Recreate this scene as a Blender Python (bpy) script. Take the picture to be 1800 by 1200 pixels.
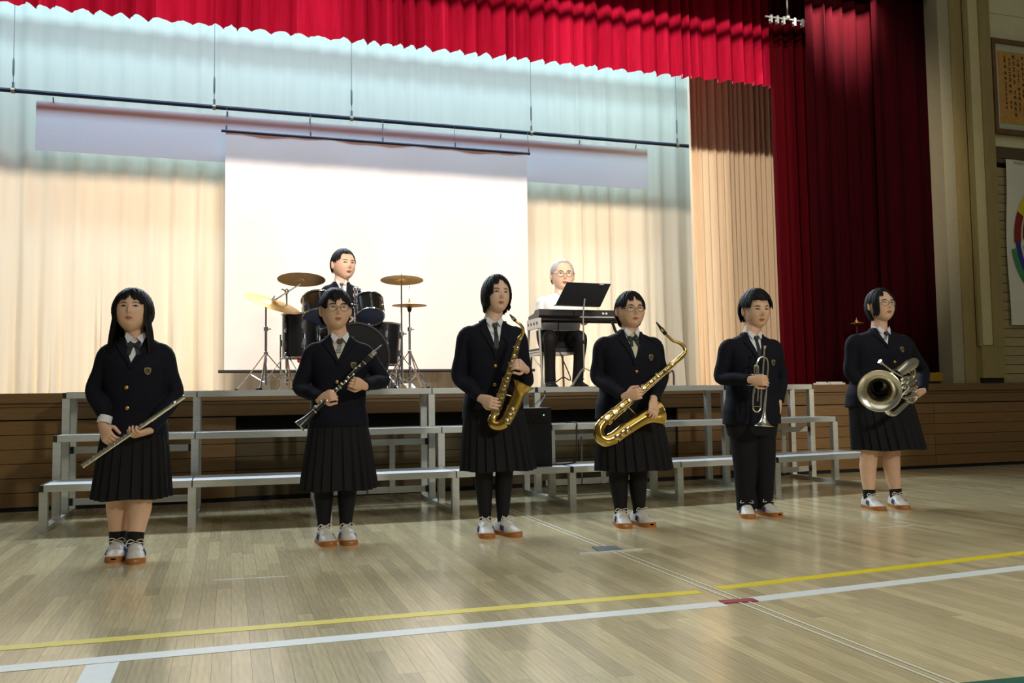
import bpy, bmesh, math, random
from mathutils import Vector as V, Matrix

for _o in list(bpy.data.objects): bpy.data.objects.remove(_o)
SC = bpy.context.scene
COL = SC.collection
R = math.radians
rnd = random.Random(11)

# ------------------------------------------------------------------ camera
H = 0.86
F = 1545.0
_y, _p, _r = R(17.8), R(3.55), R(-0.8)
FW = V((math.sin(_y)*math.cos(_p), math.cos(_y)*math.cos(_p), math.sin(_p)))
_rt = V((math.cos(_y), -math.sin(_y), 0)); _up = _rt.cross(FW)
RT = _rt*math.cos(_r) + _up*math.sin(_r)
UP = -_rt*math.sin(_r) + _up*math.cos(_r)
EYE = V((0, 0, H))
cam = bpy.data.cameras.new('camera')
cam.sensor_fit = 'HORIZONTAL'; cam.sensor_width = 36; cam.lens = F/1800*36
cam.clip_start = .05; cam.clip_end = 100
camo = bpy.data.objects.new('camera', cam); COL.objects.link(camo)
camo.matrix_world = Matrix(((RT.x, UP.x, -FW.x, EYE.x), (RT.y, UP.y, -FW.y, EYE.y), (RT.z, UP.z, -FW.z, EYE.z), (0, 0, 0, 1)))
SC.camera = camo

def at(px, py, Y):
    "world point at depth Y that the photograph shows at px, py"
    d = FW + RT*((px-900)/F) - UP*((py-600)/F)
    return EYE + d*(Y/d.y)
def fl(px, py, z=0.0):
    d = FW + RT*((px-900)/F) - UP*((py-600)/F)
    return EYE + d*((z-H)/d.z)
def pix(P):
    d = V(P)-EYE; z = d.dot(FW)
    return 900+F*d.dot(RT)/z, 600-F*d.dot(UP)/z

# ------------------------------------------------------------------ light
SC.view_settings.view_transform = 'Standard'
SC.view_settings.look = 'None'
SC.view_settings.exposure = 0.0
SC.view_settings.gamma = 1.0
SC.view_settings.use_curve_mapping = False
W = bpy.data.worlds.new('hall_ambient'); SC.world = W; W.use_nodes = True
W.node_tree.nodes['Background'].inputs[0].default_value = (1.0, .99, .88, 1)
W.node_tree.nodes['Background'].inputs[1].default_value = .085

def lamp(name, kind, loc, target, energy, color, **kw):
    l = bpy.data.lights.new(name, kind); l.energy = energy; l.color = color
    for k, v in kw.items(): setattr(l, k, v)
    o = bpy.data.objects.new(name, l); COL.objects.link(o); o.location = loc
    o.rotation_euler = (V(target)-V(loc)).to_track_quat('-Z', 'Y').to_euler()
    return o
# row of warm spotlights on the hall ceiling, aimed at the stage
for i in range(8):
    x = -3.6 + 1.28*i
    lamp('hall_spotlight', 'SPOT', (x, 0.0, 6.95), (x, 10.0, 3.15), 1260, (1.0, .85, .71), spot_size=R(34), spot_blend=.25, shadow_soft_size=.26)
for x, t in ((-2.2, 6.2), (-.4, 6.7)):
    lamp('hall_spotlight', 'SPOT', (x, 0.0, 6.95), (t, 10.35, 3.0), 1700, (1.0, .85, .71), spot_size=R(26), spot_blend=.25, shadow_soft_size=.20)
# cool border light strip over the back of the stage
lamp('border_light', 'AREA', (.9, 10.55, 6.25), (.9, 11.75, 4.6), 255, (.44, .76, 1.0), shape='RECTANGLE', size=12.5, size_y=.5)
# back light strip on the rear batten, throwing forward over the players on to the hall floor
lamp('back_light', 'AREA', (1.2, 11.15, 5.75), (1.6, 4.6, 0), 255, (.76, .89, 1.0), shape='RECTANGLE', size=9, size_y=.25, spread=R(95))
# small spot above the house curtain
lamp('curtain_spotlight', 'SPOT', (6.45, 7.42, 5.80), (6.62, 8.24, 5.25), 1700, (1.0, .80, .70), spot_size=R(60), spot_blend=.9, shadow_soft_size=.08)
# hall lamp in front of the players
lamp('front_lamp', 'SPOT', (4.2, -2.6, 4.3), (2.1, 5.4, 1.05), 780, (1.0, .95, .84), spot_size=R(58), spot_blend=.8, shadow_soft_size=.30)
# warm side spotlight of the hall on the right end of the risers
lamp('side_spotlight', 'SPOT', (10.6, .6, 3.6), (6.0, 7.75, .55), 900, (1.0, .84, .62), spot_size=R(15), spot_blend=.6, shadow_soft_size=.06)
# unseen overhead fill added to brighten the hall floor, then a disk from upper right
lamp('hall_fill_light', 'AREA', (2.6, 1.6, 7.4), (2.6, 1.6, 0), 140, (1.0, 1.0, .90), shape='RECTANGLE', size=9, size_y=6)
lamp('hall_fill_light', 'AREA', (7.5, -4.0, 6.5), (3.0, 5.4, 1.0), 60, (1.0, .92, .74), shape='DISK', size=1.0)

# ------------------------------------------------------------------ helpers
def lin(c):
    return tuple(((x/255)/12.92 if x/255 <= .04045 else ((x/255+.055)/1.055)**2.4) for x in c)
MATS = {}
def mat(name, rgb, rough=.6, metal=0.0, var=0.0, nscale=20.0, stretch=(1, 1, 1), bump=0.0, isl=0.0, rgb2=None, spec=.5, coat=0.0, transl=0.0, alpha=1.0, emit=0.0):
    if name in MATS: return MATS[name]
    m = bpy.data.materials.new(name); m.use_nodes = True; MATS[name] = m
    nt = m.node_tree; N = nt.nodes; L = nt.links; b = N['Principled BSDF']
    c = lin(rgb); b.inputs['Base Color'].default_value = (*c, 1)
    b.inputs['Roughness'].default_value = rough; b.inputs['Metallic'].default_value = metal
    b.inputs['Specular IOR Level'].default_value = spec
    if coat: b.inputs['Coat Weight'].default_value = coat; b.inputs['Coat Roughness'].default_value = .12
    if alpha < 1: b.inputs['Alpha'].default_value = alpha
    if emit: b.inputs['Emission Color'].default_value = (*c, 1); b.inputs['Emission Strength'].default_value = emit
    src = None
    if var or bump or rgb2:
        tc = N.new('ShaderNodeTexCoord'); mp = N.new('ShaderNodeMapping'); mp.inputs['Scale'].default_value = stretch
        L.new(tc.outputs['Object'], mp.inputs['Vector'])
        nz = N.new('ShaderNodeTexNoise'); nz.inputs['Scale'].default_value = nscale; nz.inputs['Detail'].default_value = 5
        L.new(mp.outputs['Vector'], nz.inputs['Vector'])
        if var or rgb2:
            mx = N.new('ShaderNodeMix'); mx.data_type = 'RGBA'
            c2 = lin(rgb2) if rgb2 else tuple(x*(1-var) for x in c)
            mx.inputs['A'].default_value = (*c, 1); mx.inputs['B'].default_value = (*c2, 1)
            rp = N.new('ShaderNodeMapRange'); rp.inputs['From Min'].default_value = .33; rp.inputs['From Max'].default_value = .67
            L.new(nz.outputs['Fac'], rp.inputs['Value']); L.new(rp.outputs['Result'], mx.inputs['Factor'])
            src = mx.outputs['Result']; L.new(src, b.inputs['Base Color'])
        if bump:
            bp = N.new('ShaderNodeBump'); bp.inputs['Strength'].default_value = bump; bp.inputs['Distance'].default_value = .01
            L.new(nz.outputs['Fac'], bp.inputs['Height']); L.new(bp.outputs['Normal'], b.inputs['Normal'])
    if isl:
        ge = N.new('ShaderNodeNewGeometry'); oi = N.new('ShaderNodeObjectInfo')
        ad = N.new('ShaderNodeMath'); ad.operation = 'ADD'; L.new(ge.outputs['Random Per Island'], ad.inputs[0]); L.new(oi.outputs['Random'], ad.inputs[1])
        fr = N.new('ShaderNodeMath'); fr.operation = 'FRACT'; L.new(ad.outputs[0], fr.inputs[0])
        mr = N.new('ShaderNodeMapRange'); mr.inputs['To Min'].default_value = 1-isl; mr.inputs['To Max'].default_value = 1+isl
        L.new(fr.outputs[0], mr.inputs['Value'])
        hs = N.new('ShaderNodeHueSaturation'); L.new(mr.outputs['Result'], hs.inputs['Value'])
        if src: L.new(src, hs.inputs['Color'])
        else: hs.inputs['Color'].default_value = (*c, 1)
        L.new(hs.outputs['Color'], b.inputs['Base Color'])
    if transl:
        tr = N.new('ShaderNodeBsdfTranslucent'); ms = N.new('ShaderNodeMixShader'); ms.inputs[0].default_value = transl
        tr.inputs['Color'].default_value = (*c, 1)
        L.new(b.outputs[0], ms.inputs[1]); L.new(tr.outputs[0], ms.inputs[2]); L.new(ms.outputs[0], N['Material Output'].inputs['Surface'])
    return m

def frame_of(d, up=None):
    d = d.normalized(); u = V(up) if up is not None else (V((0, 0, 1)) if abs(d.z) < .9 else V((0, 1, 0)))
    s = d.cross(u).normalized(); return s, s.cross(d).normalized()
def spline(P, n=6):
    P = [V(p) for p in P]; out = []
    for i in range(len(P)-1):
        a = P[i-1] if i else P[0]*2-P[1]; b, c = P[i], P[i+1]; d = P[i+2] if i+2 < len(P) else P[-1]*2-P[-2]
        for k in range(n):
            t = k/n; out.append(.5*((2*b)+(c-a)*t+(2*a-5*b+4*c-d)*t*t+(3*b-a-3*c+d)*t**3))
    out.append(P[-1].copy()); return out
def lerpl(vals, m):
    "resample a list of numbers to m values"
    n = len(vals); o = []
    for i in range(m):
        t = i/(m-1)*(n-1); k = min(int(t), n-2); o.append(vals[k]+(vals[k+1]-vals[k])*(t-k))
    return o

class MB:
    def __init__(s): s.v = []; s.f = []; s.m = []; s.cur = 0
    def add(s, vs, fs):
        b = len(s.v); s.v += [tuple(p) for p in vs]; s.f += [tuple(b+i for i in f) for f in fs]; s.m += [s.cur]*len(fs); return s
    def box(s, a, b):
        x0, y0, z0 = a; x1, y1, z1 = b
        return s.add([(x0,y0,z0),(x1,y0,z0),(x1,y1,z0),(x0,y1,z0),(x0,y0,z1),(x1,y0,z1),(x1,y1,z1),(x0,y1,z1)],
                     [(0,3,2,1),(4,5,6,7),(0,1,5,4),(1,2,6,5),(2,3,7,6),(3,0,4,7)])
    def obox(s, c, ax, ay, az):
        "box by centre and three half-axis vectors"
        c = V(c); ax = V(ax); ay = V(ay); az = V(az)
        return s.add([c+ax*i+ay*j+az*k for k in (-1, 1) for i, j in ((-1,-1),(1,-1),(1,1),(-1,1))],
                     [(0,3,2,1),(4,5,6,7),(0,1,5,4),(1,2,6,5),(2,3,7,6),(3,0,4,7)])
    def bar(s, a, b, w, h, up=None):
        a = V(a); b = V(b); d = b-a; sx, uz = frame_of(d, up)
        return s.obox((a+b)/2, d/2, sx*w/2, uz*h/2)
    def loft(s, rings, caps=True, closed=True):
        n = len(rings[0]); vs = [p for r in rings for p in r]; fs = []
        for i in range(len(rings)-1):
            for j in range(n if closed else n-1):
                k = (j+1) % n; fs.append((i*n+j, i*n+k, (i+1)*n+k, (i+1)*n+j))
        if caps and closed: fs.append(tuple(range(n-1, -1, -1))); fs.append(tuple((len(rings)-1)*n+j for j in range(n)))
        return s.add(vs, fs)
    def tube(s, P, r, n=8, caps=True, flat=1.0, up=None):
        P = [V(p) for p in P]; m = len(P)
        rs = [r]*m if isinstance(r, (int, float)) else (r if len(r) == m else lerpl(r, m))
        rings = []; t0 = (P[1]-P[0]).normalized(); sx, uz = frame_of(t0, up)
        for i in range(m):
            t = (P[min(i+1, m-1)]-P[max(i-1, 0)]).normalized()
            if i:
                q = t0.rotation_difference(t); sx = q @ sx; uz = q @ uz; t0 = t
            rings.append([P[i]+sx*(rs[i]*math.cos(2*math.pi*k/n))+uz*(rs[i]*flat*math.sin(2*math.pi*k/n)) for k in range(n)])
        return s.loft(rings, caps)
    def lathe(s, prof, o, d, n=20, caps=False, up=None):
        "prof: list of (radius, distance along d)"
        o = V(o); d = V(d).normalized(); sx, uz = frame_of(d, up)
        return s.loft([[o+d*h+sx*(max(r, 1e-5)*math.cos(2*math.pi*k/n))+uz*(max(r, 1e-5)*math.sin(2*math.pi*k/n)) for k in range(n)] for r, h in prof], caps)
    def ball(s, c, r, n=10, rot=None):
        c = V(c); r = (r, r, r) if isinstance(r, (int, float)) else r; rings = []
        for i in range(n+1):
            th = math.pi*min(max(i/n, .004), .996); z = math.cos(th); q = math.sin(th); ring = []
            for k in range(2*n):
                a = math.pi*k/n; p = V((r[0]*q*math.cos(a), r[1]*q*math.sin(a), r[2]*z))
                ring.append(c+(rot @ p if rot else p))
            rings.append(ring[::-1])
        return s.loft(rings, True)
    def poly(s, pts, d):
        "prism: closed outline pts extruded along vector d"
        n = len(pts); d = V(d); P = [V(p) for p in pts]
        return s.add(P+[p+d for p in P], [tuple(range(n-1, -1, -1)), tuple(range(n, 2*n))]+[(i, (i+1) % n, n+(i+1) % n, n+i) for i in range(n)])
    def mesh(s, me):
        return s.add([v.co for v in me.vertices], [tuple(p.vertices) for p in me.polygons])
    def data(s, name):
        me = bpy.data.meshes.new(name); me.from_pydata(s.v, [], s.f); return me
    def build(s, name, mats, parent=None, smooth=35, loc=None, fix=True):
        me = s.data(name)
        if not isinstance(mats, (list, tuple)): mats = [mats]
        for m in mats: me.materials.append(m)
        if len(mats) > 1: me.polygons.foreach_set('material_index', s.m)
        if fix:
            bm = bmesh.new(); bm.from_mesh(me); bmesh.ops.recalc_face_normals(bm, faces=bm.faces); bm.to_mesh(me); bm.free()
        if smooth:
            me.polygons.foreach_set('use_smooth', [True]*len(me.polygons)); me.set_sharp_from_angle(angle=R(smooth))
        o = bpy.data.objects.new(name, me); COL.objects.link(o)
        if parent: o.parent = parent
        if loc: o.location = loc
        return o

def remesh(mb, voxel, it=2, fac=.5):
    "voxel union of everything in mb, smoothed; returns a mesh"
    me = mb.data('tmp'); bm = bmesh.new(); bm.from_mesh(me); bmesh.ops.recalc_face_normals(bm, faces=bm.faces); bm.to_mesh(me); bm.free()
    o = bpy.data.objects.new('tmp', me); COL.objects.link(o)
    m = o.modifiers.new('r', 'REMESH'); m.mode = 'VOXEL'; m.voxel_size = voxel
    if it: q = o.modifiers.new('s', 'SMOOTH'); q.iterations = it; q.factor = fac
    dg = bpy.context.evaluated_depsgraph_get(); res = bpy.data.meshes.new_from_object(o.evaluated_get(dg))
    bpy.data.objects.remove(o); bpy.data.meshes.remove(me); return res
def tag(o, label=None, cat=None, group=None, kind=None):
    if label: o['label'] = label
    if cat: o['category'] = cat
    if group: o['group'] = group
    if kind: o['kind'] = kind
    return o
def thing(name, label, cat, loc=(0, 0, 0), group=None):
    o = bpy.data.objects.new(name, None); COL.objects.link(o); o.location = loc; o.empty_display_size = .1
    return tag(o, label, cat, group)
def struct(o): o['kind'] = 'structure'; return o
def share(me, name, parent, loc, mat_=None):
    o = bpy.data.objects.new(name, me); COL.objects.link(o); o.parent = parent; o.location = loc; return o
# ------------------------------------------------------------------ materials
M_floor = mat('floor_wood', (208, 192, 150), .22, var=.22, nscale=6, stretch=(14, 1, 1), isl=.17, coat=.35, spec=.5)
M_sub = mat('subfloor', (90, 70, 40), .8, var=.2)
M_face = mat('stage_panel_wood', (132, 98, 54), .45, var=.2, nscale=5, stretch=(1, 1, 16), isl=.10)
M_cart = mat('storage_front_wood', (98, 82, 50), .5, var=.2, nscale=5, stretch=(1, 1, 16), isl=.08)
M_facedk = mat('stage_nosing_wood', (122, 91, 50), .4, var=.2, nscale=5, stretch=(1, 1, 16), isl=.06)
M_dark = mat('dark_gap', (14, 11, 8), .9)
M_stage = mat('stage_floor_wood', (150, 118, 84), .35, var=.3, nscale=5, stretch=(1, 12, 1))
M_wall = mat('plaster', (206, 200, 160), .8, var=.06, nscale=8)
M_pil = mat('pilaster_wood', (150, 133, 84), .6, var=.15, nscale=4, stretch=(8, 8, 1))
M_pil2 = mat('pilaster_light', (196, 184, 138), .7, var=.08, nscale=6)
M_slat = mat('wall_slat_wood', (166, 150, 106), .6, var=.18, nscale=5, stretch=(1, 1, 14), isl=.06)
M_cyc = mat('cyclorama_cloth', (236, 229, 208), .9, var=.04, nscale=3, stretch=(6, 1, .3))
M_tan = mat('tan_curtain_cloth', (240, 220, 188), .9, var=.08, nscale=4, stretch=(8, 8, .3))
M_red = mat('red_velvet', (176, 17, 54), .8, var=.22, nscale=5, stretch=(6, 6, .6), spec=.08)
M_red2 = mat('shaded_red_velvet', (36, 2, 6), .95, var=.25, nscale=5, stretch=(6, 6, .4), spec=.03)  # velvet colour lowered to stand in for the shade on the house curtains
M_gold = mat('gold_fringe', (205, 160, 45), .6, var=.3, nscale=60, stretch=(6, 6, .2))
M_white = mat('screen_white', (244, 240, 236), .85, var=.01, nscale=2)
M_band = mat('panel_pale', (240, 236, 238), .85, var=.06, nscale=60)
M_black = mat('black_paint', (22, 22, 25), .45)
M_pipe = mat('blue_black_pipe', (30, 38, 58), .4, metal=.3)
M_alu = mat('aluminium', (214, 216, 210), .38, metal=.45, var=.12, nscale=10, stretch=(1, 1, 8))
M_alutop = mat('aluminium_tread', (226, 230, 236), .42, metal=.15)
M_brk = mat('riser_bracket_dark', (40, 42, 44), .5, metal=.3)
M_chrome = mat('chrome', (225, 225, 228), .16, metal=1)
M_wire = mat('steel_wire', (120, 125, 130), .5, metal=.5)

ZS = .93        # stage height
YF = 7.87       # stage front
# ------------------------------------------------------------------ hall floor of narrow boards
floor = struct(MB().box((-7, -5, -.06), (13, YF+.1, -.012)).build('floor', M_sub, smooth=0))
BW = .062; LENS = [.62, .86, 1.1]
bdata = []
for L_ in LENS:
    me = MB().box((0, 0, -.0118), (BW-.0007, L_-.0007, 0)).data('plank'); me.materials.append(M_floor); bdata.append(me)
boards = []
for i in range(int(19/BW)):
    x = -6.5 + i*BW; y = -4.6 + rnd.random()*1.0
    while y < YF-.02:
        k = rnd.randrange(3); boards.append((x, y, k)); y += LENS[k]
def seen(b):
    c = V((b[0]+BW/2, b[1]+LENS[b[2]]*.6, 0))
    if c.y < 1.6: return 0
    u, v = pix(c); return 20 < u < 1780 and v < 1215
vis = sorted([b for b in boards if seen(b)], key=lambda b: b[1]+LENS[b[2]]*.6)
near = set(vis[:300])
for b in vis[:300]: share(bdata[b[2]], 'plank', floor, (b[0], b[1], 0))
mb = MB()
for b in boards:
    if b not in near: mb.box((b[0], b[1], -.0118), (b[0]+BW-.0007, min(b[1]+LENS[b[2]]-.0007, YF), 0))
tag(mb.build('floor_boards', M_floor, floor, smooth=0), kind='stuff')

# ------------------------------------------------------------------ stage front: nosing, fascia and rows of planks
XL, XR = -5.0, 13.0
wf = struct(MB().box((XL, YF+.09, 0), (XR, YF+.2, ZS-.03)).build('wall_stage_front', M_dark, smooth=0))
struct(MB().box((XL, YF+.02, ZS-.04), (XR, 14.4, ZS)).build('floor_stage', M_stage, smooth=0))
struct(MB().box((XL, YF-.035, ZS-.075), (XR, YF+.05, ZS+.004)).box((XL, YF-.02, ZS-.105), (XR, YF+.04, ZS-.08)).build('trim_1', M_facedk, smooth=0))
struct(MB().box((XL, YF-.012, ZS-.205), (XR, YF+.04, ZS-.108)).build('trim_2', M_facedk, smooth=0))
rows = 6; ztop, zbot = ZS-.212, .035; rh = (ztop-zbot)/rows
joints = [XL, -3.1, -1.2, .05, 1.1, 2.15, 3.2, 4.25, 5.85, 7.42, 9.0, 11, XR]
pd = {}
for j in range(len(joints)-1):
    w = joints[j+1]-joints[j]; cart = .0 < joints[j] < 4.2
    for r in range(rows):
        if cart and r == rows-1: continue      # ventilation slot over the storage fronts
        key = (round(w, 3), cart)
        if key not in pd:
            me = MB().box((.002, 0, .002), (w-.003, .035, rh-.003)).data('plank'); me.materials.append(M_cart if cart else M_face); pd[key] = me
        share(pd[key], 'plank', wf, (joints[j], YF+(.045 if cart else 0)-.001*((r+j) % 2), zbot+r*rh))
struct(MB().box((XL, YF+.005, 0), (XR, YF+.04, .035)).build('shadow_gap_stage', M_dark, smooth=0))  # near-black strip painted in for the shadow gap below the planks

# ------------------------------------------------------------------ stage house
struct(MB().box((XL, 12.6, ZS), (XR, 12.7, 7.6)).build('wall_back', M_dark, smooth=0))
struct(MB().box((XL-.1, YF+.2, 0), (XL, 12.7, 7.6)).build('wall_left', M_dark, smooth=0))
struct(MB().box((10.3, YF+.35, ZS), (10.4, 12.7, 7.6)).build('wall_right', M_dark, smooth=0))
struct(MB().box((XL, YF+.1, 7.5), (XR, 12.7, 7.6)).build('ceiling', M_dark, smooth=0))
struct(MB().box((XL, 7.95, 5.42), (7.75, 8.05, 7.6)).build('wall_header', M_wall, smooth=0))

# ------------------------------------------------------------------ right hand hall wall: pilaster, plaster, slats
PX0, PX1 = 7.74, 8.43
wr = struct(MB().box((PX1-.02, 7.93, ZS), (XR, 8.06, 7.6)).build('wall_hall_right', M_dark, smooth=0))
pl = MB()
YW = 7.93
zt = 3.70
for z0, z1 in ((zt, 4.62), (4.625, 5.30), (5.305, 6.2), (6.205, 7.6)): pl.box((PX1-.01, YW-.02, z0), (XR, YW+.02, z1))
pl.build('plaster_panel', M_wall, wr, smooth=0)
zz = ZS+.005; sh = .105
sme = MB().box((0, 0, 0), (4.4, .022, sh-.007)).data('slat'); sme.materials.append(M_slat)
while zz+sh < 3.5:
    share(sme, 'slat', wr, (PX1-.01, YW-.02, zz)); zz += sh
M_rail = mat('rail_dark_wood', (88, 74, 46), .6, var=.2, nscale=5, stretch=(1, 1, 10))
MB().box((PX1-.01, YW-.05, 3.50), (XR, YW+.02, 3.55)).box((PX1-.01, YW-.03, 3.56), (XR, YW+.02, 3.69)).build('picture_rail', M_rail, wr, smooth=0)
# pilaster: two flanges, fluted centre strip, block at the foot
pil = struct(MB().box((PX0+.32, 7.86, ZS+.004), (PX1, 8.1, 7.6)).build('trim_3', M_pil, smooth=0))
MB().box((PX0, 7.90, ZS), (PX0+.16, 8.1, 7.6)).build('jamb_edge', mat('jamb_grey', (158, 150, 122), .6, var=.08), pil, smooth=0)
MB().box((PX0+.16, 7.88, ZS), (PX0+.32, 8.1, 7.6)).build('jamb_face', M_pil, pil, smooth=0)
MB().box((PX0+.37, 7.845, ZS+.43), (PX0+.53, 7.87, 7.6)).build('light_strip', M_pil2, pil, smooth=0)
MB().box((PX0+.32, 7.825, ZS+.42), (PX0+.37, 7.87, 7.6)).box((PX0+.53, 7.825, ZS+.42), (PX1, 7.87, 7.6)).build('flange', M_pil, pil, smooth=0)
MB().box((PX0+.33, 7.805, ZS+.06), (PX1-.03, 7.87, ZS+.40)).box((PX0+.34, 7.815, ZS+.40), (PX1-.04, 7.87, ZS+.42)).build('foot_block', M_pil, pil, smooth=0)
MB().box((PX0+.34, 7.82, ZS+.006), (PX1-.05, 7.86, ZS+.06)).build('foot_gap', M_dark, pil, smooth=0)

# ------------------------------------------------------------------ curtains
def curtain(name, mtl, a, b, z0, z1, fold=.16, amp=.05, seed=1, rows=9, sharp=0.0, parent=None, hem=0.0, flare=.35, per=8, zfun=None, wob=.02):
    r = random.Random(seed); a = V((a[0], a[1], 0)); b = V((b[0], b[1], 0)); d = b-a; Lg = d.length; d.normalize(); n = V((d.y, -d.x, 0))
    xs = [0.0]; ws = []
    while xs[-1] < Lg: w = fold*r.uniform(.65, 1.4); xs.append(min(xs[-1]+w, Lg)); ws.append(r.uniform(.55, 1.25))
    cols = []
    for i in range(len(xs)-1):
        for k in range(per):
            t = k/per; s_ = math.sin(2*math.pi*t); c_ = 1-math.cos(2*math.pi*t)
            if sharp: h = (abs((t*2) % 2-1)**.7)*2-1 if sharp < 1 else (1 if .12 < t < .58 else -1)*1.0
            else: h = s_*.75+.25*math.sin(4*math.pi*t+ws[i]*5)
            cols.append((xs[i]+(xs[i+1]-xs[i])*t, h*amp*ws[i], r.uniform(-1, 1)))
    cols.append((Lg, 0, 0))
    rings = []
    for j in range(rows+1):
        v = j/rows; ring = []
        for x, h, q in cols:
            z = z0+(z1-z0)*v
            if zfun: z = z0+zfun(x, q)*(1-v)+(z1-z0)*v
            k = 1+flare*(1-v)**2
            lat = wob*math.sin(x*1.7+v*2.0+seed)*(1-v)
            p = a+d*(x+lat)+n*(h*k+(hem*(1-v)**6)*(1+q)); ring.append((p.x, p.y, z))
        rings.append(ring)
    o = MB().loft(rings, False, False).build(name, mtl, parent, smooth=60 if not sharp else 40, fix=False)
    return o
tag(curtain('cyclorama_curtain', M_cyc, (-4.9, 12.0), (10.0, 12.0), ZS+.004, 7.3, .26, .019, 3, flare=1.8, per=8, hem=.05),
    'pale cream backdrop curtain hanging in soft folds behind the projection screen', 'curtain')
VY = 8.9
tag(curtain('red_valance', M_red, (-4.2, VY), (6.22, VY), 4.53, 6.9, .17, .052, 5, rows=10, sharp=.5, flare=.25, per=8, zfun=lambda x, q: .006*q, wob=.015),
    'red pleated velvet valance across the top of the stage', 'curtain')
tag(curtain('tan_leg_curtain', M_tan, (5.86, 10.35), (7.55, 10.35), ZS+.004, 7.0, .10, .04, 8, flare=.2, per=8, hem=.02),
    'tan pleated side curtain between pale backdrop and red curtain', 'curtain')
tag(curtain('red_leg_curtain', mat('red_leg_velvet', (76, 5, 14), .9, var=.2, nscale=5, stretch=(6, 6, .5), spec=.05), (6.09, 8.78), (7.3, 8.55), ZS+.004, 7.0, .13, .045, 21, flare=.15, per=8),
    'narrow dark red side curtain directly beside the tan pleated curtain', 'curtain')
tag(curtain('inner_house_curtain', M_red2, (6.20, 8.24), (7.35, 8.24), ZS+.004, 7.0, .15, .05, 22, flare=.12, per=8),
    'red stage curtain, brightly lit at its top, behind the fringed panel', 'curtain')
hc = thing('house_curtain', 'darkest red stage curtain panel with gold fringe beside the pilaster', 'curtain', (7.0, 8.1, ZS))
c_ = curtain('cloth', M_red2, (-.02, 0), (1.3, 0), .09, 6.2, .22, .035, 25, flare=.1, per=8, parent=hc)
curtain('fringe', M_gold, (-.02, 0), (1.3, 0), .035, .135, .22, .037, 25, rows=2, flare=.1, per=8, parent=hc)
fm = MB()
for i in range(90): x = -.01+i*1.3/90; fm.box((x, -.045, .03+.004*rnd.random()), (x+.009, -.035, .13))
fm.build('tassel_row', M_gold, hc, smooth=0)

# ------------------------------------------------------------------ pipe batten, panel and projection screen
pb = thing('pipe_batten', 'long thin blue-black pipe hanging on wires across the backdrop', 'pipe', (2, 11.5, 4.55))
MB().tube([(-7, 0, 0), (4.52, 0, 0)], .026, 10).build('pipe', M_pipe, pb)
for px in (22, 376.5, 618, 933.5, 1189):
    x = at(px, 200, 11.5).x-2
    MB().tube([(x, 0, .02), (x, 0, 2.9)], .004, 6).build('wire', M_wire, pb)
    t = MB().tube([(x, 0, .03), (x, 0, .10)], .014, 8).tube([(x, 0, .16), (x, 0, .20), (x, 0, .36), (x, 0, .40)], [.004, .012, .012, .004], 6)
    t.build('turnbuckle', M_wire, pb)
    MB().tube([(x-.02, 0, 0), (x+.02, 0, 0)], .036, 10).build('clamp', mat('clamp_brass', (170, 160, 130), .4, metal=.6), pb)
pn = thing('backdrop_panel', 'long pale grey horizontal cloth panel hung below the blue-black pipe', 'panel', (1.75, 11.585, 3.88))
x0, x1 = at(62, 220, 11.56).x-1.75, at(1140, 290, 11.56).x-1.75
MB().box((x0, 0, 0), (x1, .012, .60)).build('cloth', M_band, pn, smooth=0)
for px in (93, 400, 545, 673, 880, 1018, 1117):
    x = at(px, 200, 11.56).x-1.75; MB().tube([(x, 0, .59), (x, -.03, .645)], .008, 6).build('hanger', M_wire, pn)
s0, s1 = at(396, 300, 11.42).x, at(926, 300, 11.42).x
sx = (s0+s1)/2; sw = (s1-s0)/2
ps = thing('projection_screen', 'large white projection screen hanging behind the drum kit', 'screen', (sx, 11.42, 1.2))
me_ = MB(); g = []
for j in range(13):
    z = .02+(3.02-.02)*j/12; row = []
    for i in range(41):
        u = i/40*2-1; y = .006*math.sin(u*9+j*.7)*(j/12)**2+.010*math.sin(u*23)*max(0, (j/12-.6))
        row.append((u*sw, y, z))
    g.append(row)
me_.loft(g, False, False).build('fabric', M_white, ps, smooth=60, fix=False)
MB().tube([(-sw-.05, 0, 3.03), (sw+.05, 0, 3.03)], .018, 8).build('top_bar', M_pipe, ps)
MB().tube([(-sw-.07, 0, .012), (sw+.07, 0, .012)], .02, 8).build('bottom_bar', M_black, ps)
for px in (398, 546, 673, 800, 929):
    x = at(px, 240, 11.42).x-sx; MB().tube([(x, 0, 3.03), (x, .04, 3.34)], .004, 5).tube([(x, 0, 3.03), (x, 0, 3.10)], .011, 6).build('hanger', M_wire, ps)
# batten above the screen, out of sight behind the valance: it shades the backdrop
hb = thing('upper_batten', 'steel batten hanging high behind the red valance', 'pipe', (1, 11.42, 5.80))
MB().tube([(-6, 0, 0), (6.5, 0, 0)], .038, 10).build('pipe', M_pipe, hb)
# short light batten with clamps in front of the valance
lb = thing('light_batten', 'pale thin batten with small clamps in front of the red valance', 'batten', (6.0, 8.37, 5.12))
xa, xb = at(1345, 28, 8.37), at(1432, 44, 8.37)
MB().tube([(xa.x-6.0, 0, 0), (xb.x-6, 0, 0)], .010, 8).build('pipe', mat('pale_steel', (200, 210, 210), .4, metal=.5), lb)
M_ps = MATS['pale_steel']
for px in (1355, 1366, 1377, 1396, 1410, 1420):
    x = at(px, 35, 8.37).x-6
    MB().box((x-.012, -.02, -.07), (x+.012, .02, .02)).ball((x-.03, -.02, -.05), .014, 5).build('clamp', M_ps, lb)
x = at(1384, 20, 8.37).x-6
MB().tube([(x, 0, 0), (x, 0, 2.0)], .009, 6).ball((x, 0, .02), .03, 6).build('hanger_rod', M_ps, lb)

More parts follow.
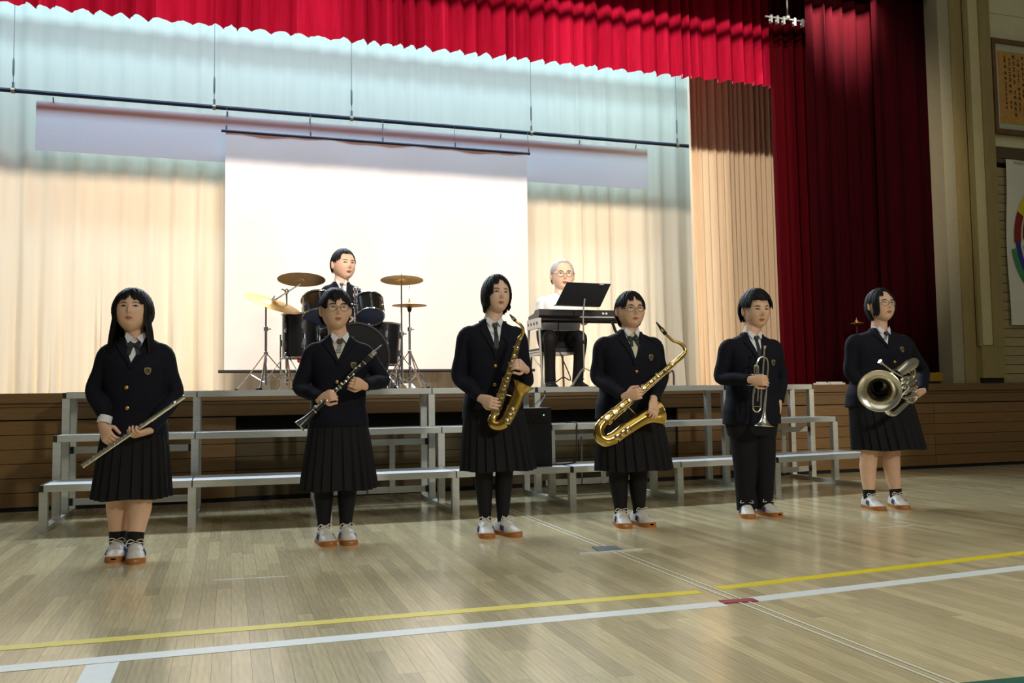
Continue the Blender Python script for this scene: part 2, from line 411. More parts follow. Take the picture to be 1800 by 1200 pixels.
hp_ = thing('proscenium_pipe', 'steel pipe hanging above the front edge of the stage', 'pipe', (1, 7.42, 5.40))
MB().tube([(-6, 0, 0), (5.9, 0, 0)], .045, 10).build('pipe', M_wire, hp_)
for x in (-5, -2, 1, 4): MB().tube([(x, 0, 0), (x, 0, 2.2)], .008, 6).build('hanger_rod', M_wire, hp_)
# ------------------------------------------------------------------ choral risers: four braced units with bridging treads between
FX = [-1.175, -.245, .665, 1.585, 2.51, 3.45, 4.41, 5.44]
def yfr(x): return 6.33+.21*((x-2.1)/3.25)**2
LEG = [(0.0, .268), (.45, .578), (.79, .888), (1.10, .888)]     # leg offset and top
TRD = [(-.012, .425, .315), (.44, .78, .625), (.78, 1.17, .935)]
def tread(name, x0, x1, t, parent=None, off=V((0, 0, 0)), i0=.03, i1=.03):
    d0, d1, z = TRD[t]; ya, yb = yfr(x0), yfr(x1); xa, xb = x0+i0, x1-i1
    sl = (yb-ya)/(x1-x0); P = lambda x, d, zz: V((x, ya+(x-x0)*sl+d, zz))-off
    mb = MB(); th = .047
    mb.add([P(xa, d0, z-th), P(xb, d0, z-th), P(xb, d1, z-th), P(xa, d1, z-th), P(xa, d0, z), P(xb, d0, z), P(xb, d1, z), P(xa, d1, z)],
           [(0, 3, 2, 1), (0, 1, 5, 4), (1, 2, 6, 5), (2, 3, 7, 6), (3, 0, 4, 7)])
    mb.cur = 1; n = 6
    for k in range(n):      # ribbed top
        a = d0+(d1-d0)*k/n; b = d0+(d1-d0)*(k+.9)/n
        mb.add([P(xa, a, z), P(xb, a, z), P(xb, b, z), P(xa, b, z)], [(0, 1, 2, 3)])
        mb.add([P(xa, b, z-.003), P(xb, b, z-.003), P(xb, d0+(d1-d0)*(k+1)/n, z-.003), P(xa, d0+(d1-d0)*(k+1)/n, z-.003)], [(0, 1, 2, 3)])
    o = mb.build(name, [M_alu, M_alutop], parent, smooth=0)
    return o
ulab = ['aluminium three-step choral riser nearest the flute player', 'aluminium three-step choral riser behind the clarinet player',
        'aluminium three-step choral riser behind the tenor saxophone player', 'aluminium three-step choral riser at the right end of the row, by the euphonium player']
LW = .052
for u in range(4):
    xa, xb = FX[2*u], FX[2*u+1]; off = V(((xa+xb)/2, yfr((xa+xb)/2), 0))
    t = thing('choral_riser', ulab[u], 'riser', off, 'aluminium choral risers in front of the stage')
    for x in (xa, xb):
        y0 = yfr(x)-off.y; xx = x-off.x
        fr = MB().box((xx-LW/2, y0, 0), (xx+LW/2, y0+1.15, .035)).build('base_bar', M_alu, t, smooth=0)
        for d, z in LEG:
            MB().box((xx-LW/2, y0+d, .0355), (xx+LW/2, y0+d+.05, z-.001)).build('leg', M_alu, t, smooth=0)
        for (d0, d1, z) in TRD:
            MB().box((xx-(LW/2-.002 if x == xa else -.0035), y0+d0+.006, z-.046), (xx+(.0025 if x == xa else .0055), y0+d1-.02, z-.004)).build('tread_bracket', M_brk, t, smooth=0)
    for k in range(3): tread('tread', xa, xb, k, t, off, i0=.003, i1=.003)
    ya, yb = yfr(xa)-off.y+.80, yfr(xb)-off.y+.80
    for z in (.50, .115):
        br = MB().bar((xa-off.x+.03, ya-.005, z), (xb-off.x-.03, yb-.005, z), .012, .05, (0, 0, 1)).build('brace', M_alu, t, smooth=0)
        for x, y in ((xa-off.x+.045, ya), (xb-off.x-.045, yb)):
            MB().box((x-.013, y-.022, z-.027), (x+.013, y-.004, z+.027)).ball((x, y-.024, z), .010, 5).build('hinge', M_brk, br)
    xm = (xa+xb)/2-off.x+.13; ym = (ya+yb)/2-.02
    MB().box((xm-.022, ym-.008, .09), (xm+.022, ym, .50)).build('link_bar', M_alu, t, smooth=0)
    MB().tube([(xm-.2, ym, .09), (xm-.2, ym, .50)], .006, 6).build('link_rod', M_wire, t)
bl = [['lowest', 'middle', 'top'], ['flute and the clarinet', 'clarinet and the tenor saxophone', 'tenor saxophone and the euphonium']]
for j in range(3):
    xa, xb = FX[2*j+1], FX[2*j+2]
    for k in range(3):
        o = tread('bridge_tread', xa, xb, k, i0=.006, i1=.027)
        tag(o, f'{bl[0][k]} aluminium bridging step between risers of the {bl[1][j]} players', 'step', 'bridging steps between the risers')

# ------------------------------------------------------------------ lines and marks on the floor
M_yel = mat('yellow_line', (226, 208, 40), .35, var=.08, nscale=30)
M_wl = mat('white_line', (222, 226, 222), .35, var=.06, nscale=30)
M_thin = mat('thin_pale_line', (214, 208, 186), .4)
M_rtape = mat('red_tape', (150, 22, 34), .5, var=.2)
M_plate = mat('grey_plate', (70, 74, 74), .6, var=.2)
def line(name, label, cat, a, b, w, m, z=.0012, grp=None, ext0=0, ext1=0):
    a, b = V(a), V(b); d = (b-a).normalized(); a = a-d*ext0; b = b+d*ext1; n = V((-d.y, d.x, 0))*w/2
    c = (a+b)/2
    o = MB().poly([a-n-c, b-n-c, b+n-c, a+n-c], (0, 0, z)).build(name, m, smooth=0, loc=(c.x, c.y, 0.0002)); return tag(o, label, cat, grp)
line('court_line', 'yellow court line left of the red tape on the floor', 'line', fl(0, 1139.5), fl(1230, 1040), .064, M_yel, grp='yellow court lines', ext0=1.5)
line('court_line', 'yellow court line right of the red tape on the floor', 'line', fl(1262, 1034), fl(1800, 971.5), .064, M_yel, grp='yellow court lines', ext1=3)
line('court_line', 'wide white court line left of the red tape on the floor', 'line', fl(0, 1176), fl(1272, 1061), .078, M_wl, grp='white court lines', ext0=1.5)
line('court_line', 'wide white court line right of the red tape on the floor', 'line', fl(1325, 1053.5), fl(1800, 997.5), .078, M_wl, grp='white court lines', ext1=3)
p = fl(181, 1166); line('court_line', 'short white line running towards the viewer at bottom left', 'line', p, p+V((0, -2.2, 0)), .10, M_wl, z=.001, grp='white court lines')
for k, s_ in ((0, 'right'), (1, 'left')):
    line('floor_seam', f'{s_}-hand thin pale line of the pair running from stage to viewer', 'line', (2.038-.042*k, 7.3, 0), (2.038-.042*k, -1, 0), .011, M_thin, z=.0026)
a, b = fl(1268, 1058.5), fl(1328, 1054.5)
line('tape_mark', 'red tape strip where the pale line pair crosses the white line', 'tape', a, b, .055, M_rtape, z=.0034)
q = [fl(1040, 961.5), fl(1081, 960), fl(1095, 967), fl(1053, 970)]; c = sum(q, V())/4
tag(MB().poly([p-c for p in q], (0, 0, .0042)).build('floor_plate', M_plate, smooth=0, loc=(c.x, c.y, .0002)), 'small grey metal plate set in the floor on the pale line pair', 'plate')
line('tape_mark', 'thin white tape strip just below the grey floor plate', 'tape', fl(1019, 973.5), fl(1129, 965.5), .008, M_wl, z=.0054, grp='thin white tape strips')
line('tape_mark', 'thin white tape strip on the floor right of the flute player', 'tape', fl(375, 1019.5), fl(508, 1012.5), .008, M_wl, grp='thin white tape strips')
line('tape_mark', 'thin white tape strip in front of the euphonium player', 'tape', fl(1545, 927.5), fl(1604, 923), .008, M_wl, grp='thin white tape strips')
line('court_line', 'green line end in the bottom right corner of the floor', 'line', fl(1690, 1206), fl(1830, 1192), .05, mat('green_line', (44, 96, 80), .4), z=.0012, ext1=2)

# ------------------------------------------------------------------ picture and banner on the right wall
M_pfr = mat('picture_frame_wood', (112, 78, 42), .45, var=.3, nscale=8)
M_pmat = mat('picture_mat', (176, 178, 150), .7, var=.05)
M_gp = mat('gold_paper', (188, 140, 66), .7, var=.2, nscale=14)
M_ink = mat('ink', (22, 16, 14), .7)
pf = thing('framed_calligraphy', 'framed brush calligraphy on golden paper hung high beside the pilaster', 'picture', (8.46, 7.875, 3.84))
w, h = 2.1, 1.13
m_ = MB(); b_ = .05
for a, b in (((0, -.04, 0), (b_, .03, h)), ((w-b_, -.04, 0), (w, .03, h)), ((b_, -.04, 0), (w-b_, .03, b_)), ((b_, -.04, h-b_), (w-b_, .03, h))): m_.box(a, b)
m_.build('frame', M_pfr, pf, smooth=0)
MB().box((b_, -.012, b_), (w-b_, .02, h-b_)).build('mat_board', M_pmat, pf, smooth=0)
MB().box((b_+.055, -.016, b_+.075), (w-b_-.055, -.010, h-b_-.09)).build('paper', M_gp, pf, smooth=0)
cal = MB(); r = random.Random(4)
GL = [[(-.5, .4, .5, .4), (-.3, .1, .3, .15), (0, .5, -.4, -.5), (-.1, .1, .5, -.5)], [(-.4, .3, .3, .35), (.3, .35, -.3, -.3), (-.3, -.3, .4, -.35)],
      [(-.4, .25, .4, .3), (-.05, .5, -.1, -.4), (-.4, -.1, .35, -.05), (.2, .1, .45, -.4)], [(-.2, .4, .2, .3), (-.3, .1, .3, .05), (.3, .05, .1, -.45), (.1, -.45, -.3, -.35)],
      [(-.3, .4, -.35, -.1), (.25, .35, .1, -.2), (.1, -.2, -.2, -.5)], [(-.35, .2, .35, .25), (0, .45, 0, -.5), (-.4, -.5, .4, -.45)]]
ci = 0
for cx in [.205+.066*i for i in range(26)]:
    z = h-.20-(.03 if ci % 2 else .0)
    n = 11
    for k in range(n):
        if r.random() < .06: z -= .06; continue
        s_ = r.uniform(.020, .030); g = r.choice(GL)
        for (x0, z0, x1, z1) in g:
            a = V((cx+x0*s_*1.5, -.0175, z+z0*s_*1.7)); b = V((cx+x1*s_*1.5, -.0175, z+z1*s_*1.7))
            mid = (a+b)/2+V((r.uniform(-.3, .3)*s_, 0, r.uniform(-.3, .3)*s_))
            cal.tube([a, mid, b], [.0042, .0055, .0028], 4, flat=.3, up=(0, 1, 0))
        z -= s_*2.55
    ci += 1
cal.build('brush_writing', M_ink, pf, smooth=0)
bn = thing('painted_banner', 'white cloth banner with painted colour ring hanging on slatted wall', 'banner', (8.60, 7.865, 1.60))
g = []
for j in range(15):
    z = 1.94*j/14; g.append([(.012*math.sin(z*4+1)*(1 if i == 0 else 0)+1.75*i/24-.03*(1-z/1.94), .008*math.sin(i*.9+z*2), z) for i in range(25)])
MB().loft(g, False, False).build('cloth', mat('banner_cloth', (214, 212, 196), .85, var=.05, nscale=5), bn, fix=False)
def arc(mb, cx, cz, r0, r1, a0, a1, n=18, y=-.0125):
    mb.loft([[(cx+r0*math.cos(R(a0+(a1-a0)*i/n)), y, cz+r0*math.sin(R(a0+(a1-a0)*i/n))*1.25), (cx+r1*math.cos(R(a0+(a1-a0)*i/n)), y, cz+r1*math.sin(R(a0+(a1-a0)*i/n))*1.25)] for i in range(n+1)], False, False)
cz = at(1800, 420, 7.86).z-1.60; cx = .62
for nm, col, a0, a1, r0, r1 in (('yellow', (214, 196, 40), 95, 158, .44, .55), ('red', (130, 30, 24), 152, 184, .45, .55), ('blue', (48, 44, 140), 183, 232, .46, .53), ('green', (60, 140, 84), 190, 240, .53, .60),
                                ('orange', (200, 110, 40), 40, 95, .44, .54), ('violet', (110, 60, 140), 232, 300, .45, .54)):
    mb = MB(); arc(mb, cx, cz, r0, r1, a0, a1, y=-.0125-.0006*(a0 % 7)); mb.build('painted_stroke', mat('paint_'+nm, col, .8, var=.15, nscale=30), bn, smooth=0, fix=False)
mb = MB(); arc(mb, cx-.08, cz+.03, .27, .34, 150, 185, y=-.014); mb.build('painted_stroke', MATS['paint_red'], bn, smooth=0, fix=False)
mb = MB(); arc(mb, cx-.08, cz-.03, .27, .34, 187, 225, y=-.014); mb.build('painted_stroke', MATS['paint_green'], bn, smooth=0, fix=False)
for x in (.12, 1.1): MB().box((x, -.016, 1.90), (x+.16, -.010, 1.925)).build('tape', mat('banner_tape', (190, 180, 150), .6), bn, smooth=0)
# ------------------------------------------------------------------ drum kit on the stage
M_shell = mat('drum_shell_black', (16, 16, 18), .25, coat=.5)
M_headb = mat('drum_head_black', (9, 9, 10), .7, spec=.2)
M_headu = mat('drum_head_smoke', (70, 78, 104), .45, var=.15)
M_bronze = mat('cymbal_bronze', (176, 146, 92), .34, metal=.85, var=.2, nscale=30)
M_bronze2 = mat('cymbal_gold', (216, 170, 84), .34, metal=.7, var=.15, nscale=30)
M_rub = mat('black_rubber', (18, 18, 18), .8)
M_felt = mat('red_felt', (190, 20, 34), .8)

def drum(root, name, c, axis, r, ln, lugs=6, head=M_headu, parent=None, low=True):
    "shell along axis from its lower end c, with hoops, heads and lugs; as part of root"
    c = V(c); ax = V(axis).normalized(); s = MB().lathe([(r*.97, .012), (r, .015), (r, ln-.015), (r*.97, ln-.012)], c, ax, 28)
    o = s.build(name, M_shell, root)
    for h in (0.0, ln):
        q = c+ax*h
        MB().tube([q+ (frame_of(ax)[0]*math.cos(a)+frame_of(ax)[1]*math.sin(a))*(r*1.035) for a in [2*math.pi*k/28 for k in range(29)]], .009, 6, False).build('hoop', M_chrome, o)
        MB().lathe([(0.001, 0), (r*.99, 0), (r*1.02, .001)], q+ax*(-.002 if h == 0 else .002), ax, 28).build('drum_head', head, o)
    s_, u_ = frame_of(ax)
    for k in range(lugs):
        a = 2*math.pi*(k+.5)/lugs; d = s_*math.cos(a)+u_*math.sin(a); q = c+d*(r+.006)
        MB().tube([q+ax*.01+d*.012, q+ax*(ln-.01)+d*.012], .0035, 5).obox(q+ax*ln*.28, ax*.03, d*.011, ax.cross(d)*.009).obox(q+ax*ln*.72, ax*.03, d*.011, ax.cross(d)*.009).build('lug', M_chrome, o)
    return o
bc = at(626, 625, 8.25); br_ = .31; bc.z = ZS+br_+.012
bd = thing('bass_drum', 'black bass drum with two tilted toms mounted on top', 'drum', (bc.x, bc.y, ZS))
L0 = V((bc.x, bc.y, ZS))
z0 = br_+.012
MB().lathe([(br_*.99, .02), (br_, .03), (br_, .40), (br_*.99, .41)], (0, 0, z0), (0, 1, 0), 40).build('shell', M_shell, bd)
for y in (0.0, .42):
    MB().lathe([(br_*.97, -.012), (br_*1.03, -.012), (br_*1.03, .024), (br_*.97, .024), (br_*.97, -.012)], (0, y, z0), (0, 1, 0), 40).build('hoop', M_shell, bd)
    MB().lathe([(.001, 0), (br_*.98, 0)], (0, y+(-.002 if y == 0 else .004), z0), (0, 1, 0), 40).build('drum_head', M_headb, bd)
for k in range(8):
    a = 2*math.pi*(k+.5)/8; d = V((math.cos(a), 0, math.sin(a)))
    MB().tube([V((0, -.01, z0))+d*(br_*1.03), V((0, .43, z0))+d*(br_*1.03)], .0035, 5).obox(V((0, .06, z0))+d*(br_+.012), (0, .03, 0), d*.012, d.cross(V((0, 1, 0)))*.01).build('tension_rod', M_chrome, bd)
for sx in (-1, 1):
    MB().tube([(sx*.27, .10, z0-.12), (sx*.38, -.06, .012)], .008, 6).ball((sx*.38, -.06, .012), .012, 5).build('spur', M_chrome, bd)
for (px, py, r_, ln, lab) in ((561, 560, .148, .22, 'left'), (651, 557, .128, .205, 'right')):
    c = at(px, py, 8.32)-L0; ax = V((0, .56, .83))
    drum(bd, 'rack_tom', c, ax, r_, ln, 6)
hp = at(626, 560, 8.46)-L0
MB().tube([(hp.x, .22, z0+br_-.02), (hp.x, .22, z0+br_+.36)], .016, 8).ball((hp.x, .22, z0+br_+.36), .02, 6).build('tom_post', M_chrome, bd)
for sx, ex in ((-1, at(575, 540, 8.45).x-L0.x), (1, at(640, 540, 8.45).x-L0.x)):
    MB().tube(spline([(hp.x, .22, z0+br_+.20+.03*sx), (hp.x+(ex-hp.x)*.5, .20, z0+br_+.24), (ex, .17, z0+br_+.17)], 4), .011, 7).build('tom_arm', M_chrome, bd)
for dz in (.16, .27, .33): MB().lathe([(.02, 0), (.026, .004), (.026, .03), (.02, .034)], (hp.x, .22, z0+br_+dz), (0, 0, 1), 10).ball((hp.x+.035, .21, z0+br_+dz+.015), .014, 5).build('clamp', M_chrome, bd)

def floor_tom(label, px, py_t, py_b, Y, r_, red=False, tilt=0.0):
    tp = at(px, py_t, Y); bt = at(px, py_b, Y); ln = tp.z-bt.z
    t = thing('floor_tom', label, 'drum', (tp.x, Y, ZS), 'floor toms of the drum kit')
    b = bt.z-ZS; o = drum(t, 'shell', (0, 0, b), (tilt, 0, 1), r_, ln, 6)
    for k in range(3):
        a = 2*math.pi*k/3+.6; d = V((math.cos(a), math.sin(a), 0))*(r_+.03)
        MB().tube([d+V((0, 0, b+ln*.55)), d+V((0, 0, .05)), d*1.12+V((0, 0, .01))], .007, 6).ball(d*1.12+V((0, 0, .012)), .012, 5).obox(d*.95+V((0, 0, b+ln*.35)), (.016, 0, 0), (0, .016, 0), (0, 0, .03)).build('leg', M_chrome, t)
    if red: MB().ball((-.05+.02, -r_*.5-.06, b-.03), (.016, .012, .022), 6).build('red_tag', M_felt, t)
    return t
floor_tom('black floor tom at the left side of the drum kit', 529, 553, 629, 8.50, .172, True)
floor_tom('black floor tom at the right side of the drum kit', 671, 569, 640, 8.62, .165, tilt=.06)

def tripod(root, x, y, ztop, zhub, spread, rot, zc=None):
    "upright tube with a three legged base, as parts of root (local coordinates)"
    MB().tube([(x, y, .06), (x, y, zhub+.25)], .012, 8).build('lower_tube', M_chrome, root)
    MB().tube([(x, y, zhub+.2), (x, y, ztop)], .0085, 8).build('upper_tube', M_chrome, root)
    MB().lathe([(.013, 0), (.02, .005), (.02, .04), (.013, .045)], (x, y, zhub+.22), (0, 0, 1), 10).tube([(x, y, zhub+.24), (x+.045, y-.01, zhub+.24)], .006, 5).build('wing_clamp', M_chrome, root)
    MB().lathe([(.013, 0), (.019, .005), (.019, .03), (.013, .035)], (x, y, zhub), (0, 0, 1), 10).build('leg_collar', M_chrome, root)
    for k in range(3):
        a = rot+2*math.pi*k/3; d = V((math.cos(a), math.sin(a), 0))
        o = MB().tube([V((x, y, zhub+.015))+d*.012, V((x, y, .16))+d*(spread*.55), V((x, y, .02))+d*spread], .008, 6, flat=.6).build('leg', M_chrome, root)
        MB().tube([V((x, y, .08))+d*.01, V((x, y, .16))+d*(spread*.52)], .005, 5).build('strut', M_chrome, o)
        MB().ball(V((x, y, .018))+d*spread, (.018, .018, .017), 6).build('rubber_foot', M_rub, o)
def cymbal(root, c, r_, nrm, m, name='cymbal'):
    n = V(nrm).normalized()
    o = MB().lathe([(.004, .022), (.02, .021), (r_*.2, .012), (r_*.24, .006), (r_*.6, .001), (r_, -.008), (r_, -.0095), (r_*.6, -.0005), (r_*.22, .004), (.004, .019)], c, n, 36).build(name, m, root)
    MB().lathe([(.0, .055), (.006, .055), (.006, .02)], c, n, 8).lathe([(.001, .03), (.016, .03), (.016, .02), (.001, .02)], c, n, 10).build('wing_nut', M_chrome, o)
    return o
def stand(label, px, Y, py_top, pyc, rc, nrm, m, zhub=.34, spread=.28, rot=.5, pxc=None, boom=None):
    b = at(px, 650, Y); t = thing('cymbal_stand', label, 'cymbal', (b.x, Y, ZS), 'cymbal stands of the drum kit')
    zt = at(px, py_top, Y).z-ZS
    tripod(t, 0, 0, zt, zhub, spread, rot)
    c = at(pxc or px, pyc, Y)-V((b.x, Y, ZS))
    if boom:
        a, e = at(*boom[0], Y+.02)-V((b.x, Y, ZS)), at(*boom[1], Y)-V((b.x, Y, ZS))
        MB().tube([a, e], .0075, 7).build('boom_arm', M_chrome, t); MB().ball((0, 0, zt), (.022, .026, .026), 7).tube([(0, 0, zt), (-.045, -.02, zt+.02)], .007, 5).build('boom_clamp', M_chrome, t)
        MB().tube([e, c+V(nrm).normalized()*.05], .005, 6).build('tilter', M_chrome, t)
    else: MB().tube([(0, 0, zt-.03), c+V(nrm).normalized()*.07], .005, 6).build('tilter', M_chrome, t)
    cymbal(t, c, rc, nrm, m); return t
stand('tilted golden cymbal on a stand at the far left of the kit', 467, 8.30, 536, 532, .262, (.30, -.30, .92), M_bronze2, pxc=479, zhub=.33, spread=.33, rot=.35)
stand('greyish cymbal on a boom stand beside the drummer', 503.5, 8.42, 512, 490, .222, (.03, .17, .98), M_bronze, pxc=530, zhub=.33, spread=.27, rot=1.3, boom=((477, 531), (528, 499)))
stand('greyish cymbal on the tall straight stand right of the drummer', 706.5, 8.35, 495, 491, .207, (.02, .10, .99), M_bronze, zhub=.30, spread=.26, rot=.1)
hb_ = at(720.5, 650, 8.55); hh = thing('hi_hat', 'small hi-hat cymbal pair on a stand, lower right of the kit', 'cymbal', (hb_.x, 8.55, ZS))
zc = at(720, 536, 8.55).z-ZS
tripod(hh, 0, 0, zc-.04, .36, .30, .95)
MB().tube([(0, 0, zc-.05), (0, 0, at(720, 503, 8.55).z-ZS)], .0035, 6).build('pull_rod', M_chrome, hh)
MB().lathe([(.012, -.07), (.022, -.05), (.022, -.02), (.012, -.012)], (0, 0, zc), (0, 0, 1), 10).build('seat_cup', M_black, hh)
cymbal(hh, (0, 0, zc+.004), .172, (0, 0, 1), M_bronze2)
MB().lathe([(.172, .006), (.10, -.002), (.04, -.008), (.005, -.02)], (0, 0, zc-.014), (0, 0, 1), 36).build('bottom_cymbal', M_bronze2, hh)
MB().obox((-.02, -.12, .03), (.045, 0, 0), (0, .13, .03), (0, -.003, .008)).box((-.06, .0, 0), (.02, .05, .02)).build('foot_pedal', M_chrome, hh)
kp = thing('kick_pedal', 'silver foot pedal standing beside the bass drum', 'pedal', (at(688, 670, 8.5).x, 8.36, ZS))
MB().box((-.06, -.05, 0), (.06, .22, .012)).obox((0, .05, .05), (.04, 0, 0), (0, .13, .045), (0, -.003, .008)).build('footboard', M_chrome, kp)
MB().tube([(-.05, -.03, .01), (-.045, -.03, .17)], .009, 6).tube([(.05, -.03, .01), (.045, -.03, .17)], .009, 6).tube([(-.05, -.03, .16), (.05, -.03, .16)], .007, 6).tube([(.04, -.03, .05), (.06, .0, .12)], .01, 6).build('post', M_chrome, kp)
th_ = thing('drum_throne', 'round black drum stool under the seated drummer', 'stool', (1.06, 8.98, ZS))
MB().lathe([(.001, .50), (.15, .50), (.17, .48), (.17, .44), (.15, .42), (.001, .42)], (0, 0, 0), (0, 0, 1), 24).build('seat', M_black, th_)
tripod(th_, 0, 0, .43, .22, .22, .2)

# ------------------------------------------------------------------ keyboard, stand, music stand, chair, amplifier
M_kb = mat('keyboard_black', (26, 26, 28), .4); M_keyw = mat('key_white', (226, 224, 218), .4); M_ltgrey = mat('light_grey_plastic', (168, 170, 172), .5)
k0 = at(947.6, 543, 8.30); kx0, kz = k0.x, k0.z-ZS
KW = 1.12
kb = thing('keyboard', 'black electronic keyboard on a silver stand in front of the pianist', 'keyboard', (kx0, 8.30, ZS))
MB().poly([(0, 0, kz), (0, 0, kz-.06), (0, .04, kz-.085), (0, .34, kz-.085), (0, .34, kz-.05), (0, .16, kz-.03), (0, .13, kz)], (KW, 0, 0)).build('case', M_kb, kb, smooth=0)
MB().box((.44, -.004, kz-.078), (KW-.06, .03, kz-.066)).build('rear_strip', M_ltgrey, kb, smooth=0)
for x in (.70, .735): MB().lathe([(.001, 0), (.011, 0), (.013, .004)], (x, -.003, kz-.035), (0, 1, 0), 12).build('rear_jack', M_keyw, kb)
kw = KW/38
for i in range(36): MB().box((.05+i*(KW-.1)/36+.0006, .175, kz-.055), (.05+(i+1)*(KW-.1)/36-.0006, .335, kz-.030)).build('white_key', M_keyw, kb, smooth=0)
for i in range(36):
    if i % 7 in (0, 1, 3, 4, 5): x = .05+(i+1)*(KW-.1)/36; MB().box((x-.006, .175, kz-.029), (x+.006, .26, kz-.018)).build('black_key', M_kb, kb, smooth=0)
st = thing('keyboard_stand', 'silver tubular trestle stand carrying the black keyboard', 'stand', (kx0, 8.30, ZS))
zr = kz-.0865
M_grey = mat('stand_silver', (190, 190, 186), .35, metal=.6)
for xe, s_ in ((-.01, -1), (KW-.06, 1)):
    mb = MB(); y0, y1, za, zb = -.0, .36, zr-.105, zr
    holes = 4; yy = [y0+(y1-y0)*k/holes for k in range(holes+1)]
    for k in range(holes):      # end plate with punched holes: built of bars around the holes
        a, b = yy[k], yy[k+1]
        mb.box((xe, a, za), (xe+.03, a+(b-a)*.28, zb)).box((xe, b-(b-a)*.28, za), (xe+.03, b, zb))
        mb.box((xe, a+(b-a)*.28, za), (xe+.03, b-(b-a)*.28, za+.038)).box((xe, a+(b-a)*.28, zb-.038), (xe+.03, b-(b-a)*.28, zb))
    mb.build('end_plate', M_grey, st, smooth=0)
    for ya, yb in ((.02, -.06), (.34, .43)):
        MB().tube([(xe+.015, ya, za+.02), (xe+.015, yb, .012)], .0125, 8).build('leg', M_grey, st)
    MB().tube([(xe+.015, -.002, zr-.34), (xe+.015, .372, zr-.34)], .010, 8).build('crossbar', M_grey, st)
    MB().tube([(xe+.015, .36, zr-.33), (xe+.015, -.04, .20)], .008, 6).build('diagonal', M_grey, st)
for y in (.05, .30): MB().tube([(.0, y, zr-.012), (KW-.06, y, zr-.012)], .011, 8).build('rail', M_black, st)
MB().tube([(KW-.30, .05, zr-.02), (KW-.26, .06, zr-.12), (KW-.10, .10, zr-.30)], .016, 7).build('arm', M_black, st)

ms = thing('music_stand', 'black metal music stand seen from behind in front of the keyboard', 'stand', (0, 0, 0))
TL, TRr, BR, BL = at(996.6, 496, 7.98), at(1074, 499, 7.98), at(1055.4, 538.5, 8.15), at(976.8, 535.5, 8.15)
mb = (BL+BR)/2; ms.location = (mb.x+.03, 8.10, ZS); O = V(ms.location)
nn = (TRr-TL).cross(BL-TL).normalized()*.004
MB().poly([TL-O, TRr-O, BR-O, BL-O], nn).build('desk', M_kb, ms, smooth=0)
MB().obox((BL+BR)/2-O+V((0, .03, .0)), (BR-BL)/2, (0, .03, 0), (0, 0, .003)).build('lip', M_kb, ms, smooth=0)
MB().obox((TL+TRr)/2-O+V((.13, -.006, -.01)), (.022, 0, 0), (0, .001, 0), (0, .0, .004)).build('maker_plate', M_ltgrey, ms, smooth=0)
zt = mb.z-ZS
MB().tube([(0, .0, .16), (0, .0, zt-.1), (0, -.05, zt+.06)], .0075, 8).build('pole', M_grey, ms)
MB().lathe([(.012, 0), (.016, .004), (.016, .03), (.012, .034)], (0, 0, .44), (0, 0, 1), 10).build('collar', M_black, ms)
for k in range(3):
    a = -.35+2*math.pi*k/3; d = V((math.cos(a), math.sin(a), 0))
    o = MB().tube([(0, 0, .20), d*.06+V((0, 0, .17)), d*.26+V((0, 0, .012))], .008, 6).build('leg', M_grey, ms); MB().ball(d*.26+V((0, 0, .013)), .014, 5).build('rubber_foot', M_rub, o)

M_leg = mat('chair_leg_bronze', (150, 118, 66), .4, metal=.5)
ch = thing('piano_chair', 'small backless stool with bronze legs under the pianist', 'stool', (3.30, 8.85, ZS))
MB().box((-.20, -.18, .385), (.20, .20, .43)).build('seat', M_black, ch)
MB().box((-.20, -.19, .36), (.20, .20, .384)).build('seat_frame', M_grey, ch, smooth=0)
for x in (-.18, .18):
    for y in (-.17, .18): MB().tube([(x, y, .36), (x*1.1, y*1.1, .004)], .012, 7).build('leg', M_leg, ch)

am = thing('amplifier', 'black speaker amplifier standing on the lowest riser step', 'speaker', (2.245, 6.41, .3155))
MB().box((-.13, 0, 0), (.125, .27, .45)).build('cabinet', mat('amp_black', (15, 15, 17), .55), am, smooth=0)
MB().box((-.115, -.006, .02), (.11, 0, .33)).build('grille', mat('amp_grille', (22, 22, 24), .8, bump=.5, nscale=300), am, smooth=0)
MB().box((-.115, -.005, .345), (.11, 0, .43)).build('control_panel', M_kb, am, smooth=0)
for x in (-.08, -.04, 0, .04): MB().lathe([(.009, 0), (.009, -.014), (.001, -.014)], (x, -.004, .385), (0, 1, 0), 10).build('knob', M_brk, am)
MB().ball((.06, -.006, .395), .005, 5).build('power_light', mat('led_green', (150, 255, 200), .4, emit=2.0), am)
MB().box((.119, .08, .30), (.131, .19, .33)).build('handle', M_rub, am, smooth=0)
M_cable = mat('black_cable', (14, 14, 15), .6)
def cable(label, P, r=.006): 
    c = V(P[0]); return tag(MB().tube([p-c for p in spline(P, 7)], r, 6).build('cable', M_cable, loc=c), label, 'cable')
cable('black cable from the keyboard over the top riser step to amplifier', [(kx0+.25, 8.42, kz+ZS-.12), (kx0+.30, 8.55, 1.35), at(1003, 665, 8.35), at(990, 663, 8.2), at(975, 672, 7.9), V((2.75, 7.55, .97)), V((2.60, 7.2, .945)), at(958, 695, 7.05), at(949, 712, 6.72), V((2.36, 6.66, .72))])
cable('black cable lying over the middle and lowest riser steps behind amplifier', [(2.72, 7.0, .632), (2.73, 6.80, .632), (2.72, 6.765, .55), (2.70, 6.72, .38), (2.66, 6.65, .325), (2.52, 6.50, .322), (2.38, 6.50, .322)])
bs = thing('bent_tube_stand', 'small black bent tube standing on stage at foot of the backdrop', 'stand', (at(1184, 660, 9.2).x, 9.2, ZS))
MB().tube(spline([(-.06, 0, .17), (-.02, 0, .20), (.0, 0, .16), (0, 0, .03)], 5), .011, 7).build('tube', M_black, bs); MB().box((-.05, -.09, 0), (.05, .09, .02)).build('foot', M_black, bs)
